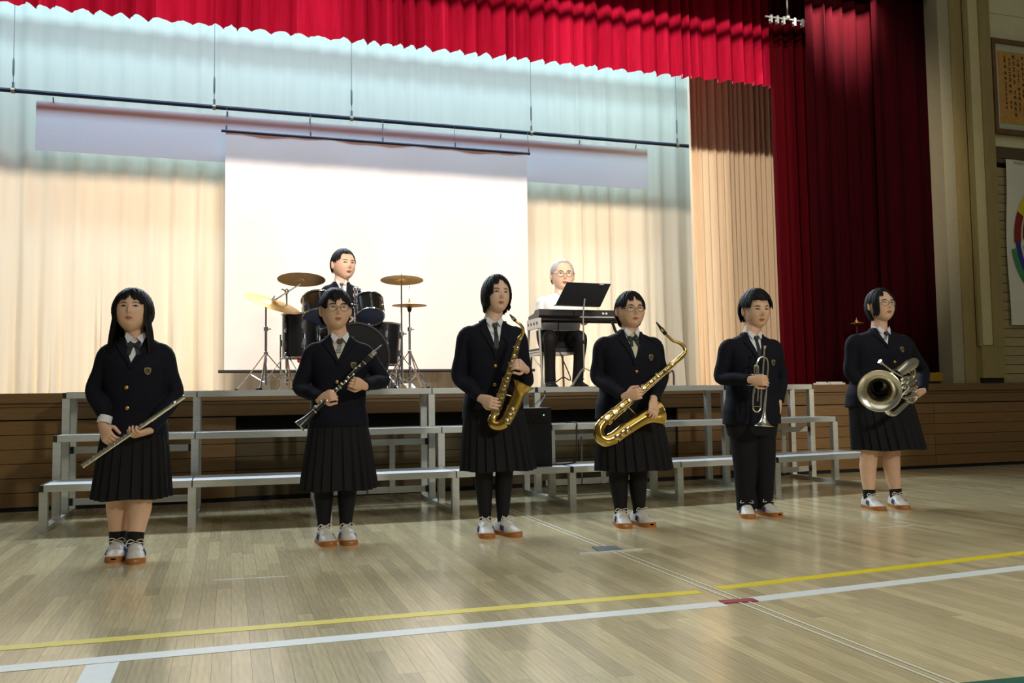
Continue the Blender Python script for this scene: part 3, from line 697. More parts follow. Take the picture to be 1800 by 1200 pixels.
# a cymbal glimpsed behind the euphonium player and metal strips on the stage edge
cs = thing('small_cymbal_stand', 'small brass cymbal on a dark stand, half hidden behind the euphonium player', 'cymbal', (at(1506, 570, 8.05).x, 8.05, ZS))
z = at(1506, 567, 8.05).z-ZS
cymbal(cs, (0, 0, z), .075, (0, .06, 1), M_bronze2); MB().tube([(0, 0, .01), (0, 0, z)], .008, 6).build('pole', M_black, cs); MB().lathe([(.12, 0), (.12, .012), (.02, .02), (.01, .03)], (0, 0, 0), (0, 0, 1), 16, True).build('base', M_black, cs)
for px0, px1, lab in ((1440, 1458, 'short thick'), (1461, 1486, 'longer thin')):
    a, b = at(px0, 676, 7.98), at(px1, 676, 7.98)
    tag(MB().box((0, 0, 0), (b.x-a.x, .10, .020)).box((.02, .02, .020), (b.x-a.x-.02, .08, .032)).build('metal_strip', M_alu, smooth=0, loc=(a.x, 7.98, ZS+.0045)), f'{lab} metal strip lying on the stage edge by the risers', 'strip')
# ------------------------------------------------------------------ people
M_skin = mat('skin', (228, 184, 152), .55, var=.06, nscale=40)
M_skin2 = mat('skin_pale', (232, 192, 166), .55, var=.06, nscale=40)
M_hair = mat('black_hair', (13, 12, 13), .58, var=.3, nscale=60, stretch=(3, 3, .4), spec=.22)
M_hairg = mat('grey_hair', (176, 176, 178), .55, var=.25, nscale=70, stretch=(3, 3, .6))
M_navy = mat('navy_wool', (15, 15, 28), .85, var=.18, nscale=18, bump=.25, spec=.25)
M_skirt = mat('charcoal_skirt', (25, 25, 27), .85, var=.12, nscale=30, spec=.25)
M_trou = mat('dark_trousers', (21, 20, 24), .85, var=.12, nscale=25, bump=.2, spec=.25)
M_tight = mat('black_tights', (15, 15, 18), .75, spec=.3)
M_shirt = mat('white_shirt', (226, 228, 232), .75, var=.05, nscale=25, bump=.15)
M_vest = mat('cream_vest', (206, 200, 172), .85)
M_tie = mat('dark_green_tie', (26, 36, 38), .6, var=.2, nscale=60)
M_stripe = mat('tie_pale_stripe', (186, 184, 190), .6)
M_stripe2 = mat('tie_dark_stripe', (44, 42, 58), .6)
M_btn = mat('brass_button', (206, 166, 88), .3, metal=.8)
M_badge = mat('badge_gold', (132, 120, 78), .6, var=.3, nscale=120)
M_shoe = mat('shoe_white', (214, 210, 200), .5, var=.08, nscale=30)
M_gum = mat('gum_sole', (176, 110, 46), .5)
M_lace = mat('shoe_lace', (222, 214, 200), .7)
M_sblue = mat('shoe_blue', (34, 40, 92), .5)
M_eyew = mat('eye_white', (206, 200, 194), .3); M_iris = mat('iris_dark', (24, 17, 14), .25); M_lash = mat('brow_dark', (38, 28, 25), .7)
M_lip = mat('lips', (190, 116, 102), .5); M_glass = mat('glasses_wire', (92, 84, 78), .3, metal=.8)
M_lens = mat('glasses_lens', (235, 240, 245), .05, alpha=.10)

class Head:
    def __init__(s, C, hh, yaw=0, pitch=0, roll=0, wide=1.0):
        s.C = V(C); k = hh/.222; s.k = k; s.w = .0765*k*wide; s.d = .094*k; s.h = .111*k
        s.rot = Matrix.Rotation(R(yaw), 3, 'Z') @ Matrix.Rotation(R(roll), 3, 'Y') @ Matrix.Rotation(R(pitch), 3, 'X')
    def W(s, p): return s.C+s.rot @ V(p)
    def surf(s, nx, ny, nz):
        k = s.k; x, y, z = s.w*nx, s.d*ny, s.h*(nz if nz > 0 else -abs(nz)**.86)
        if nz < 0:
            t = (-nz)**1.8; x *= 1-.20*t
            if ny > 0: y *= 1-.40*t
        if ny < 0: y = -s.d*(abs(ny)**(.82-.36*max(0, -nz)))*(1-.05*max(0, nz))*(1-.07*max(0, -nz))
        if ny < -.2:
            g = lambda cx, cz, sx, sz: math.exp(-((abs(x)/k-cx)/sx)**2-((z/k-cz)/sz)**2)
            y -= k*(.017*g(0, -.020, .0095, .013)+.008*g(0, -.002, .007, .018)-.0062*g(.031, .010, .014, .009)+.003*g(0, .036, .045, .012)
                    +.0045*g(0, -.054, .018, .0085)-.002*g(0, -.067, .02, .005)+.006*g(0, -.086, .018, .012)+.003*g(.042, -.022, .018, .018))
        return V((x, y, z))
    def face(s, x, z, out=0.0):
        "point on the face at local x, z (unscaled metres), pushed out"
        k = s.k; nz = z*k/s.h; nz = nz if nz > 0 else -abs(nz)**(1/.86); q = 1-.20*(-nz)**1.8 if nz < 0 else 1; nx = x*k/(s.w*q)
        ny = -math.sqrt(max(.02, 1-nx*nx-nz*nz)); p = s.surf(nx, ny, nz); p.y -= out*k; return s.W(p)
    def mesh(s, mb, neck):
        n, m = 30, 44; rings = []
        for i in range(n+1):
            th = math.pi*min(max(i/n, .006), .994); nz = math.cos(th); q = math.sin(th)
            rings.append([s.W(s.surf(q*math.cos(-2*math.pi*j/m), q*math.sin(-2*math.pi*j/m), nz)) for j in range(m)])
        mb.loft(rings)
        for sx in (-1, 1): mb.ball(s.W((sx*(s.w+.004*s.k), .012*s.k, -.004*s.k)), (.009*s.k, .019*s.k, .031*s.k), 8, s.rot @ Matrix.Rotation(R(18*sx), 3, 'Z'))
        a = s.W((0, .016*s.k, -.045*s.k)); mb.tube([a, (a+V(neck))/2, V(neck)], [.053*s.k, .051*s.k, .056*s.k], 20)

def hair_style(mb, hd, fn, locks=90, seed=1, thick=.010, rad=.011, wave=.0, back=.012):
    "cap of hair following fn(phi) -> (end elevation in degrees, drop in metres, outward push), covered in locks"
    r = random.Random(seed); k = hd.k
    def P(phi, e, t): 
        e = R(e); return V(((hd.w+t*k)*math.sin(phi)*math.cos(e), -(hd.d+t*k)*math.cos(phi)*math.cos(e)+back*k*.5, (hd.h+t*k*1.1)*math.sin(e)))
    N = 56; rings = []
    for f in [0, .12, .25, .4, .55, .7, .85, 1.0]:
        rings.append([hd.W(P(2*math.pi*j/N-math.pi, 88-(88-fn(2*math.pi*j/N-math.pi)[0])*f, thick*(1 if f < .8 else .45 if f > .9 else .75))) for j in range(N)])
    rings.append([hd.W(P(2*math.pi*j/N-math.pi, fn(2*math.pi*j/N-math.pi)[0]+4, -.012)) for j in range(N)])
    mb.loft(rings)
    for i in range(locks):
        phi = -math.pi+2*math.pi*(i+r.random())/locks; e1, drop, out = fn(phi); e1 += r.uniform(-6, 4); ph0 = phi+r.uniform(-.5, .5)
        pts = []
        for t in range(6):
            u = t/5; pts.append(hd.W(P(ph0+(phi-ph0)*min(1, u*1.3), 84-(84-e1)*u, thick+.002+r.uniform(0, .003))))
        if drop > .01:
            d = drop*r.uniform(.85, 1.05); last = pts[-1]; o = hd.rot @ V((math.sin(phi), -math.cos(phi)*.4, 0))
            for q in (.25, .5, .75, 1.0): pts.append(last+V((0, 0, -d*q))+o*(out*math.sin(q*1.7))+V((wave*math.sin(q*7+i), 0, 0)))
        rr = rad*k*r.uniform(.7, 1.2); mb.tube(spline(pts, 2), [rr*.5, rr, rr*1.1, rr, rr*.8, rr*.2], 6, True, .5)

def hand(mb, W, K, pn, thumb=1, curl=(35, 40, 25), s=1.0, spread=.0, tcurl=.5):
    "wrist W to knuckle centre K, palm facing pn; thumb on the +lateral (1) or -lateral (-1) side"
    W = V(W); K = V(K); d = (K-W).normalized(); pn = V(pn); pn = (pn-d*pn.dot(d)).normalized(); lat = d.cross(pn).normalized()*thumb
    L = .082*s; K = W+d*L; n = 14; rings = []
    for t, w, h in ((-.35, .026, .021), (0, .027, .020), (.3, .034, .019), (.7, .040, .0165), (1.0, .040, .0135), (1.08, .034, .010)):
        c = W+d*(L*t); rings.append([c+lat*(w*s*math.cos(2*math.pi*j/n))+pn*(h*s*math.sin(2*math.pi*j/n)) for j in range(n)])
    m = MB(); m.loft(rings)
    for i, (o, ln) in enumerate(((.030, .068), (.0102, .077), (-.0098, .071), (-.029, .056))):
        p = K+lat*(o*s)-d*.008*s; dv = (d+lat*spread*(o/.03)).normalized(); a = 0; pts = [p]
        for q, c in zip((.42, .32, .26), curl):
            a += R(c*(1+.08*i)); v = dv*math.cos(a)+pn*math.sin(a); p = p+v*ln*s*q; pts.append(p)
        m.tube(spline(pts, 3), [.0090*s, .0086*s, .0080*s, .0074*s, .0062*s], 8)
    b = W+d*(.022*s)+lat*(.026*s)+pn*(.006*s); v1 = (lat*.75+d*.75+pn*.35).normalized(); v2 = (lat*(.5-tcurl)+d*.9+pn*(.3+tcurl*.6)).normalized()
    m.tube(spline([b, b+v1*.034*s, b+v1*.034*s+v2*.028*s, b+v1*.034*s+v2*.052*s], 3), [.0125*s, .0110*s, .0095*s, .0075*s], 8)
    mb.mesh(remesh(m, .0034*s, 1))

def shoe(root, heel, toe, L=.25, wid=.046, blue=True, side=1):
    heel = V(heel); d = V(toe)-heel; d.z = 0; d.normalize(); lat = V((-d.y, d.x, 0)); heel = V((heel.x, heel.y, 0))
    prof = [(0, .66, .072), (.04, .88, .090), (.14, 1.0, .100), (.26, 1.0, .106), (.38, .98, .102), (.50, 1.0, .084), (.64, 1.04, .064), (.78, 1.03, .050), (.90, .86, .042), (.97, .58, .033), (1.0, .30, .024)]
    n = 16; rings = []; sr = []
    for t, w, h in prof:
        c = heel+d*(L*t); ring = []
        for j in range(n):
            a = 2*math.pi*j/n; sn = math.sin(a); z = .020+(h-.020)*max(0, sn)**.75 if sn > 0 else .020-.006*(-sn)
            k = 1-.14*max(0, sn)**3 if t < .5 else 1
            ring.append(c+lat*(wid*w*math.cos(a)*k)+V((0, 0, z)))
        rings.append(ring)
        e = .004 if .02 < t < .98 else .002; up = .024+.010*max(0, (t-.80)/.2)
        sr.append([c+lat*(s_*(wid*w+e))+V((0, 0, z)) for s_, z in ((-1, .0), (1, .0), (1, up), (-1, up))])
    sh = MB().loft(rings).build('shoe', M_shoe, root, smooth=60)
    MB().loft(sr).build('sole', M_gum, sh, smooth=30)
    tg = MB(); c = heel+d*(L*.30); tg.obox(c+V((0, 0, .104))+d*.022, d*-.010+V((0, 0, .022)), lat*.022, d*.005); tg.build('tongue', M_shoe, sh)
    lc = MB()
    for i in range(4):
        c = heel+d*(L*(.40+.06*i)); z = .100-.0125*i
        lc.tube([c-lat*.026+V((0, 0, z-.012)), c+V((0, 0, z+.004)), c+lat*.026+d*.008+V((0, 0, z-.012))], .0030, 5)
    c = heel+d*(L*.42)+V((0, 0, .102))
    for s_ in (-1, 1): lc.tube(spline([c, c+lat*(s_*.03)+V((0, 0, .010))+d*.01, c+lat*(s_*.045)+V((0, 0, -.008))+d*.016, c+lat*(s_*.02)+V((0, 0, -.006))+d*.02, c], 3), .0026, 5)
    lc.build('lace', M_lace, sh)
    if blue:
        for s_ in (-1, 1):
            for i in range(2):
                c = heel+d*(L*(.46+.095*i))+lat*(s_*wid*.97)+V((0, 0, .048-.004*i)); MB().obox(c, d*.007+V((0, 0, -.003)), V((0, 0, .013))+lat*(-s_*.005)-d*.004, lat*.005).build('side_stripe', M_sblue, sh)
    return sh

def glasses(root, hd, rim=.0235, m=None):
    m = m or M_glass; mb = MB(); ln = MB(); k = hd.k
    for sx in (-1, 1):
        c = V((sx*.031, 0, .004)); ring = []
        for j in range(17):
            a = 2*math.pi*j/16; x = c.x+rim*math.cos(a); z = c.z+rim*.82*math.sin(a)
            p = hd.face(min(max(x, -.060), .060), z); q = hd.rot.transposed() @ (p-hd.C); q.x = x*k; q.y = min(q.y, -hd.d*.84)-.008*k-.002; ring.append(hd.W(q))
        mb.tube(ring, .0013*k, 5, False)
        ln.add([hd.W((c.x*k, -hd.d*.86-.012*k, c.z*k))]+ring[:16], [(0, 1+j, 1+(j+1) % 16) for j in range(16)])
        e = ring[0] if sx > 0 else ring[8]; mb.tube([e, hd.W((sx*(hd.w+.008*k), -.04*k, .012*k)), hd.W((sx*(hd.w+.008*k), .014*k, .012*k))], .0013*k, 5)
    i = hd.face(0, .006, .008); mb.tube([hd.face(-.009, .006, .006), i, hd.face(.009, .006, .006)], .0012*k, 5)
    g = mb.build('glasses', m, root); ln.build('lens', M_lens, g, fix=False)

class Person:
    """stands (or sits) at root; everything is built around the real depth Yp of the person"""
    def __init__(s, label, px, Yp, z0=0.0, yaw=0, group='people'):
        b = at(px, 900, Yp); s.root = V((b.x, Yp, z0)); s.Y = Yp; s.yaw = R(yaw); s.label = label
        s.sx = V((math.cos(s.yaw), math.sin(s.yaw), 0)); s.fw = V((math.sin(s.yaw), -math.cos(s.yaw), 0)); s.kids = []; s.grp = group
        s.body = MB(); s.fine = MB()
    def L(s, px, py, dy=0.0): return at(px, py, s.Y+dy)-s.root
    def z(s, px, py, dy=0.0): return s.L(px, py, dy).z
    # trunk described by rings (z, half width, half depth, forward shift, sideways shift)
    def ringpts(s, z, a, b, f=0.0, x=0.0, n=36, e=2.5):
        o = []
        for j in range(n):
            t = 2*math.pi*j/n; c, q = math.cos(t), math.sin(t)
            o.append(s.sx*(x+a*math.copysign(abs(c)**(2/e), c))+s.fw*(f+b*math.copysign(abs(q)**(2/e), q))+V((0, 0, z)))
        return o
    def trunk(s, T): s.T = sorted(T)
    def tz(s, z):
        T = s.T
        if z <= T[0][0]: return T[0]
        for i in range(len(T)-1):
            if T[i][0] <= z <= T[i+1][0]:
                t = (z-T[i][0])/(T[i+1][0]-T[i][0]+1e-9); return tuple(T[i][k]+(T[i+1][k]-T[i][k])*t for k in range(5))
        return T[-1]
    def front(s, x, z, out=0.0, e=2.5):
        "point on the front of the trunk, x sideways"
        _, a, b, f, cx = s.tz(z); u = min(abs(x-cx)/a, .985); y = b*(1-u**e)**(1/e)
        return s.sx*x+s.fw*(f+y+out)+V((0, 0, z))
    def patch(s, mb, rows, out=.004, n=5, inn=.012):
        "rows: (z, xleft, xright) -> a thin solid lying on the front of the trunk"
        rings = []
        for z, a, b in rows:
            xs = [a+(b-a)*i/n for i in range(n+1)]
            rings.append([s.front(x, z, out) for x in xs]+[s.front(x, z, -inn) for x in reversed(xs)])
        mb.loft(rings); return mb
    def finish(s, skin, cat='person'):
        me = remesh(s.body, .0085, 3); b = MB().mesh(me); b.mesh(remesh(s.hm, .0034, 1)); b.v += []; base = len(b.v)
        fb = s.fine; b.add(fb.v, fb.f)
        o = b.build('person', skin, smooth=75, loc=s.root, fix=False); tag(o, s.label, cat, s.grp)
        for k in s.kids: k.parent = o
        s.obj = o; return o
    def kid(s, mb, name, m, smooth=60, fix=True):
        o = mb.build(name, m, smooth=smooth, fix=fix); s.kids.append(o); return o
    def kid_re(s, mb, name, m, vox=.008, it=3):
        o = MB().mesh(remesh(mb, vox, it)).build(name, m, smooth=80, fix=False); s.kids.append(o); return o

    def head(s, C, hh, yaw=0, pitch=0, roll=0, wide=1.0, neck=None, mouth=.019, brow=1.0, eyes=True):
        s.hd = Head(C, hh, yaw, pitch, roll, wide); s.hm = MB(); s.hd.mesh(s.hm, neck); hd = s.hd; k = hd.k
        for sx in (-1, 1):
            e = MB(); e.ball(hd.face(sx*.031, .006, -.0055), (.0135*k, .0075*k, .0050*k), 8, hd.rot); e.cur = 1
            e.ball(hd.face(sx*.0305, .0062, .0008), (.0052*k, .0022*k, .0046*k), 7, hd.rot)
            eo = s.kid(e, 'eye', [M_eyew, M_iris])
            l = MB(); l.tube(spline([hd.face(sx*.016, .0035, .0015), hd.face(sx*.024, .0105, .002), hd.face(sx*.034, .0115, .002), hd.face(sx*.045, .006, .001)], 3), [.0015*k, .0027*k, .0027*k, .0015*k], 5)
            lo = l.build('eyelid', M_lash); lo.parent = eo
            b = MB(); b.tube(spline([hd.face(sx*.014, .024, .001), hd.face(sx*.030, .029, .001), hd.face(sx*.048, .024, .0)], 3), [.0026*k*brow, .0036*k*brow, .0016*k*brow], 6, flat=.6)
            s.kid(b, 'eyebrow', M_lash)
        m = MB(); m.tube(spline([hd.face(-mouth, -.0545, .0005), hd.face(-mouth*.4, -.0505, .0018), hd.face(0, -.0515, .002), hd.face(mouth*.4, -.0505, .0018), hd.face(mouth, -.0545, .0005)], 3), [.001*k, .0036*k, .0036*k, .0036*k, .001*k], 6, flat=.8)
        m.tube(spline([hd.face(-mouth*.9, -.0555, .0), hd.face(0, -.0600, .0022), hd.face(mouth*.9, -.0555, .0)], 3), [.001*k, .0046*k, .001*k], 6, flat=.8)
        s.kid(m, 'lips', M_lip)
        nn = MB()
        for sx in (-1, 1): nn.ball(hd.face(sx*.0065, -.0285, -.0008), (.0028*k, .002*k, .0018*k), 5, hd.rot)
        s.kid(nn, 'nostrils', M_lash)
        return hd
    def hair(s, fn, m=None, **kw):
        mb = MB(); hair_style(mb, s.hd, fn, **kw); return s.kid(mb, 'hair', m or M_hair, 75)

    def jacket(s, arms, zn, wn=.066, r0=.058, r1=.038, m=None, name='jacket', vox=.008):
        "closed trunk plus two sleeves; arms: list of (shoulder, elbow, wrist)"
        mb = MB(); T = s.T; mb.loft([s.ringpts(*t) for t in T])
        for S, E, Wr in arms:
            S0 = S+s.sx*(-.075 if (S-E).dot(s.sx)*0+S.dot(s.sx)-s.tz(S.z)[4] > 0 else .075)+V((0, 0, .028))
            P = spline([S0, S, S.lerp(E, .5)+s.fw*-.004, E, E.lerp(Wr, .5), Wr], 5)
            mb.tube(P, [r0*.62, r0*.92, r0*1.02, r0*.95, r0*.92, r0*.88, r0*.80, (r0+r1)/2, r1*1.04, r1], 18)
        o = s.kid_re(mb, name, m or M_navy, vox)
        # the arms inside the sleeves and the trunk inside the jacket belong to the body
        s.body.loft([s.ringpts(z, a-.022, b-.022, f, x) for z, a, b, f, x in T[:-1] if a > .06])
        for S, E, Wr in arms: s.body.tube(spline([S, E, Wr], 5), [r0*.7, r0*.6, r1*.72], 12)
        return o
    def vneck(s, zv, zn, w=.062, xv=0.0, x0=0.0, m=None):
        "shirt front, lapels; V point at zv, collar level zn"
        rows = [(zv+(zn-zv)*t, xv+(x0-xv)*t-w*t**.9-.001, xv+(x0-xv)*t+w*t**.9+.001) for t in (0, .15, .3, .45, .6, .75, .9, 1.0)]
        s.kid(s.patch(MB(), rows, .0035, 8), 'shirt_front', m or M_shirt)
        lp = MB()
        for sg in (-1, 1):
            rr = []
            for t in (-.12, 0, .15, .3, .45, .6, .72, .8, .9, 1.0):
                tt = max(t, 0); z = zv+(zn-zv)*t; xc = xv+(x0-xv)*tt; e = xc+sg*w*tt**.9; wd = (.012+.040*min(1, tt*1.5))*(1 if t < .75 else .6)
                a, b = e-sg*.004, e+sg*wd; rr.append((z, min(a, b), max(a, b)))
            s.patch(lp, rr, .0085, 3, .01)
        s.kid(lp, 'lapel', M_navy, 40)
    def collar(s, zc, r=.055, f=0.012, x=0.0, h=.034, m=None, tip=.05):
        mb = MB(); n = 22; rings = []
        for zz, k in ((0, 1.10), (h*.6, 1.04), (h, 1.0), (h*1.02, .94), (h*.4, .98)):
            ring = []
            for j in range(n+1):
                a = R(-62)+R(304)*j/n-math.pi/2+R(90); a = R(118)+R(304)*j/n
                fr = max(0, math.cos(a-math.pi/2)) 
                ring.append(s.sx*(x+r*k*math.cos(a))+s.fw*(f+r*k*math.sin(a))+V((0, 0, zc+zz-(.020*fr if fr > 0 else 0)+.012*max(0, -math.sin(a)))))
            rings.append(ring)
        mb.loft(rings, False, False)
        for sg in (-1, 1):
            a = s.sx*(x+sg*.010)+s.fw*(f+r*1.06)+V((0, 0, zc+h*.35-.012)); b = s.sx*(x+sg*.046)+s.fw*(f+r*.80)+V((0, 0, zc+h*.9)); c = s.sx*(x+sg*.036)+s.fw*(f+r*1.14)+V((0, 0, zc+h*.5-tip))
            d = s.sx*(x+sg*.056)+s.fw*(f+r*.78)+V((0, 0, zc+h*.2))
            mb.poly([a, b, d, c] if sg > 0 else [c, d, b, a], s.fw*.004)
        s.kid(mb, 'collar', m or M_shirt, 50)
    def badge(s, x, z, r=.019):
        mb = MB(); rings = []
        pts = [(-.9, .8), (0, 1.0), (.9, .8), (.95, 0), (.6, -.7), (0, -1.15), (-.6, -.7), (-.95, 0)]
        o = [s.front(x+a*r, z+b*r*1.1, .006) for a, b in pts]; i = [s.front(x+a*r, z+b*r*1.1, -.012) for a, b in pts]
        mb.loft([i, o]); e = s.kid(mb, 'badge', M_badge, 30)
        q = MB(); q.lathe([(.011, 0), (.011, .003), (.008, .003), (.008, 0)], s.front(x, z, .006), s.fw, 14).tube([s.front(x-.006, z-.004, .0075), s.front(x, z+.006, .0085), s.front(x+.006, z-.004, .0075)], .0012, 4)
        qo = q.build('crest', mat('crest_dark', (58, 56, 44), .6)); qo.parent = e
    def button(s, x, z):
        s.kid(MB().lathe([(.0115, -.004), (.0115, .003), (.008, .006), (.001, .0068)], s.front(x, z, .004), s.fw, 14), 'button', M_btn)
    def necktie(s, zt, zb, x0=0.0, x1=0.0, w=.018, striped=True):
        mb = MB(); n = 14
        s.patch(mb, [(zt, x0-.014, x0+.014), (zt-.012, x0-.017, x0+.017), (zt-.030, x0-.010, x0+.010)], .019, 3, .004)
        for i in range(n):
            t0, t1 = i/n, (i+1)/n; mb.cur = i % 2 if striped else 0
            g = lambda t: (zt-.028+(zb-zt+.028)*t, x0+(x1-x0)*t, (.010+(w-.010)*t))
            r_ = []
            for t in (t0, t1): z, c, q = g(t); r_.append((z, c-q, c+q))
            s.patch(mb, r_, .011-.004*t0, 3, .0)
        s.kid(mb, 'necktie', [M_stripe2, M_stripe] if striped else [M_tie, M_tie], 30)
    def bow(s, x, z, w=.030, h=.022, tails=.05):
        mb = MB()
        for sg in (-1, 1):
            mb.loft([[s.front(x+sg*u*w, z+v*h*q, .010+dd) for v, dd in ((1, 0), (.5, .010), (0, .013), (-.5, .010), (-1, 0), (0, -.010))] for u, q in ((.05, .35), (.5, .9), (.9, 1.1), (1.15, .85))])
            mb.loft([[s.front(x+sg*(.004+.012*t), z-.006-tails*t, .012), s.front(x+sg*(.020+.016*t), z-.004-tails*t, .011), s.front(x+sg*(.020+.016*t), z-.004-tails*t, -.002), s.front(x+sg*(.004+.012*t), z-.006-tails*t, -.002)] for t in (0, .5, 1)])
        mb.ball(s.front(x, z, .016), (.011, .010, .011), 6); s.kid(mb, 'ribbon_tie', M_tie, 50)

    def skirt(s, zt, zb, a0, b0, a1, b1, x0=0, x1=0, f0=0.0, f1=0.0, N=24, amp=.015):
        rings = []; per = 6
        for i in range(9):
            t = i/8; a = a0+(a1-a0)*t**.85; b = b0+(b1-b0)*t**.85; A = amp*(.25+.75*t); ring = []
            for j in range(N*per):
                u = (j % per)/per; th = 2*math.pi*(j+.15*math.sin(j*1.7))/(N*per); saw = (u-.5)*A*1.6 if u < .84 else -A*.9
                ex = 2.2; c, q = math.cos(th), math.sin(th)
                ring.append(s.sx*(x0+(x1-x0)*t+(a+saw)*math.copysign(abs(c)**(2/ex), c))+s.fw*(f0+(f1-f0)*t+(b+saw)*math.copysign(abs(q)**(2/ex), q))+V((0, 0, zt+(zb-zt)*t+.004*math.sin(th*5)*t)))
            rings.append(ring)
        s.kid(MB().loft(rings, True), 'skirt', M_skirt, 28)
    def legs(s, feet, hipz, hw=.085, th=.078, kn=.056, ca=.056, an=.036, tights=None, knee=None, sock=None, f=0.0):
        "feet: list of ankle points (local); bare legs are body, tights and socks are worn over them"
        s.ank = feet
        for i, A in enumerate(feet):
            A = V(A); sg = -1 if i == 0 else 1; Hp = s.sx*(sg*hw)+s.fw*f+V((0, 0, hipz)); K = Hp.lerp(A, .50)+s.fw*.012; C = Hp.lerp(A, .70)-s.fw*.012
            P = spline([Hp, Hp.lerp(K, .5), K, C, A+V((0, 0, .045)), A-V((0, 0, .03))], 4)
            rad = [th, th*.86, kn, ca, an, an*.86]
            s.body.tube(P, rad, 18)
            if tights: s.kid(MB().tube(P[4:], [x+.0035 for x in lerpl(rad, len(P))[4:]], 18), 'tights', M_tight, 75)
            if sock: 
                Q = [p for p in P if p.z < sock]; q0 = [x for p, x in zip(P, lerpl(rad, len(P))) if p.z < sock]
                t = P[P.index(Q[0])-1]; u = (sock-Q[0].z)/(t.z-Q[0].z+1e-9); Q = [Q[0].lerp(t, u)]+Q; q0 = [q0[0]]+q0
                s.kid(MB().tube(Q, [x+.004 for x in q0], 18), 'sock', M_tight, 75)
    def shoes(s, sp, **kw):
        r = thing('tmp', 'x', 'x')
        for hl, toe in sp:
            o = shoe(None, hl, toe, **kw); s.kids.append(o)
        bpy.data.objects.remove(r)
def foot(root, tx, ty, ax, L=.25, span=.185):
    "toe tip seen at tx,ty; turned so that the ankle shows at column ax"
    T = fl(tx, ty); best = None
    for i in range(-38, 39):
        a = R(i); d = V((math.sin(a), -math.cos(a), 0)); u = pix(T-d*span+V((0, 0, .10)))[0]
        if best is None or abs(u-ax) < best[0]: best = (abs(u-ax), d)
    d = best[1]; return (T-d*L-root, T-root, T-d*span+V((0, 0, .075))-root)

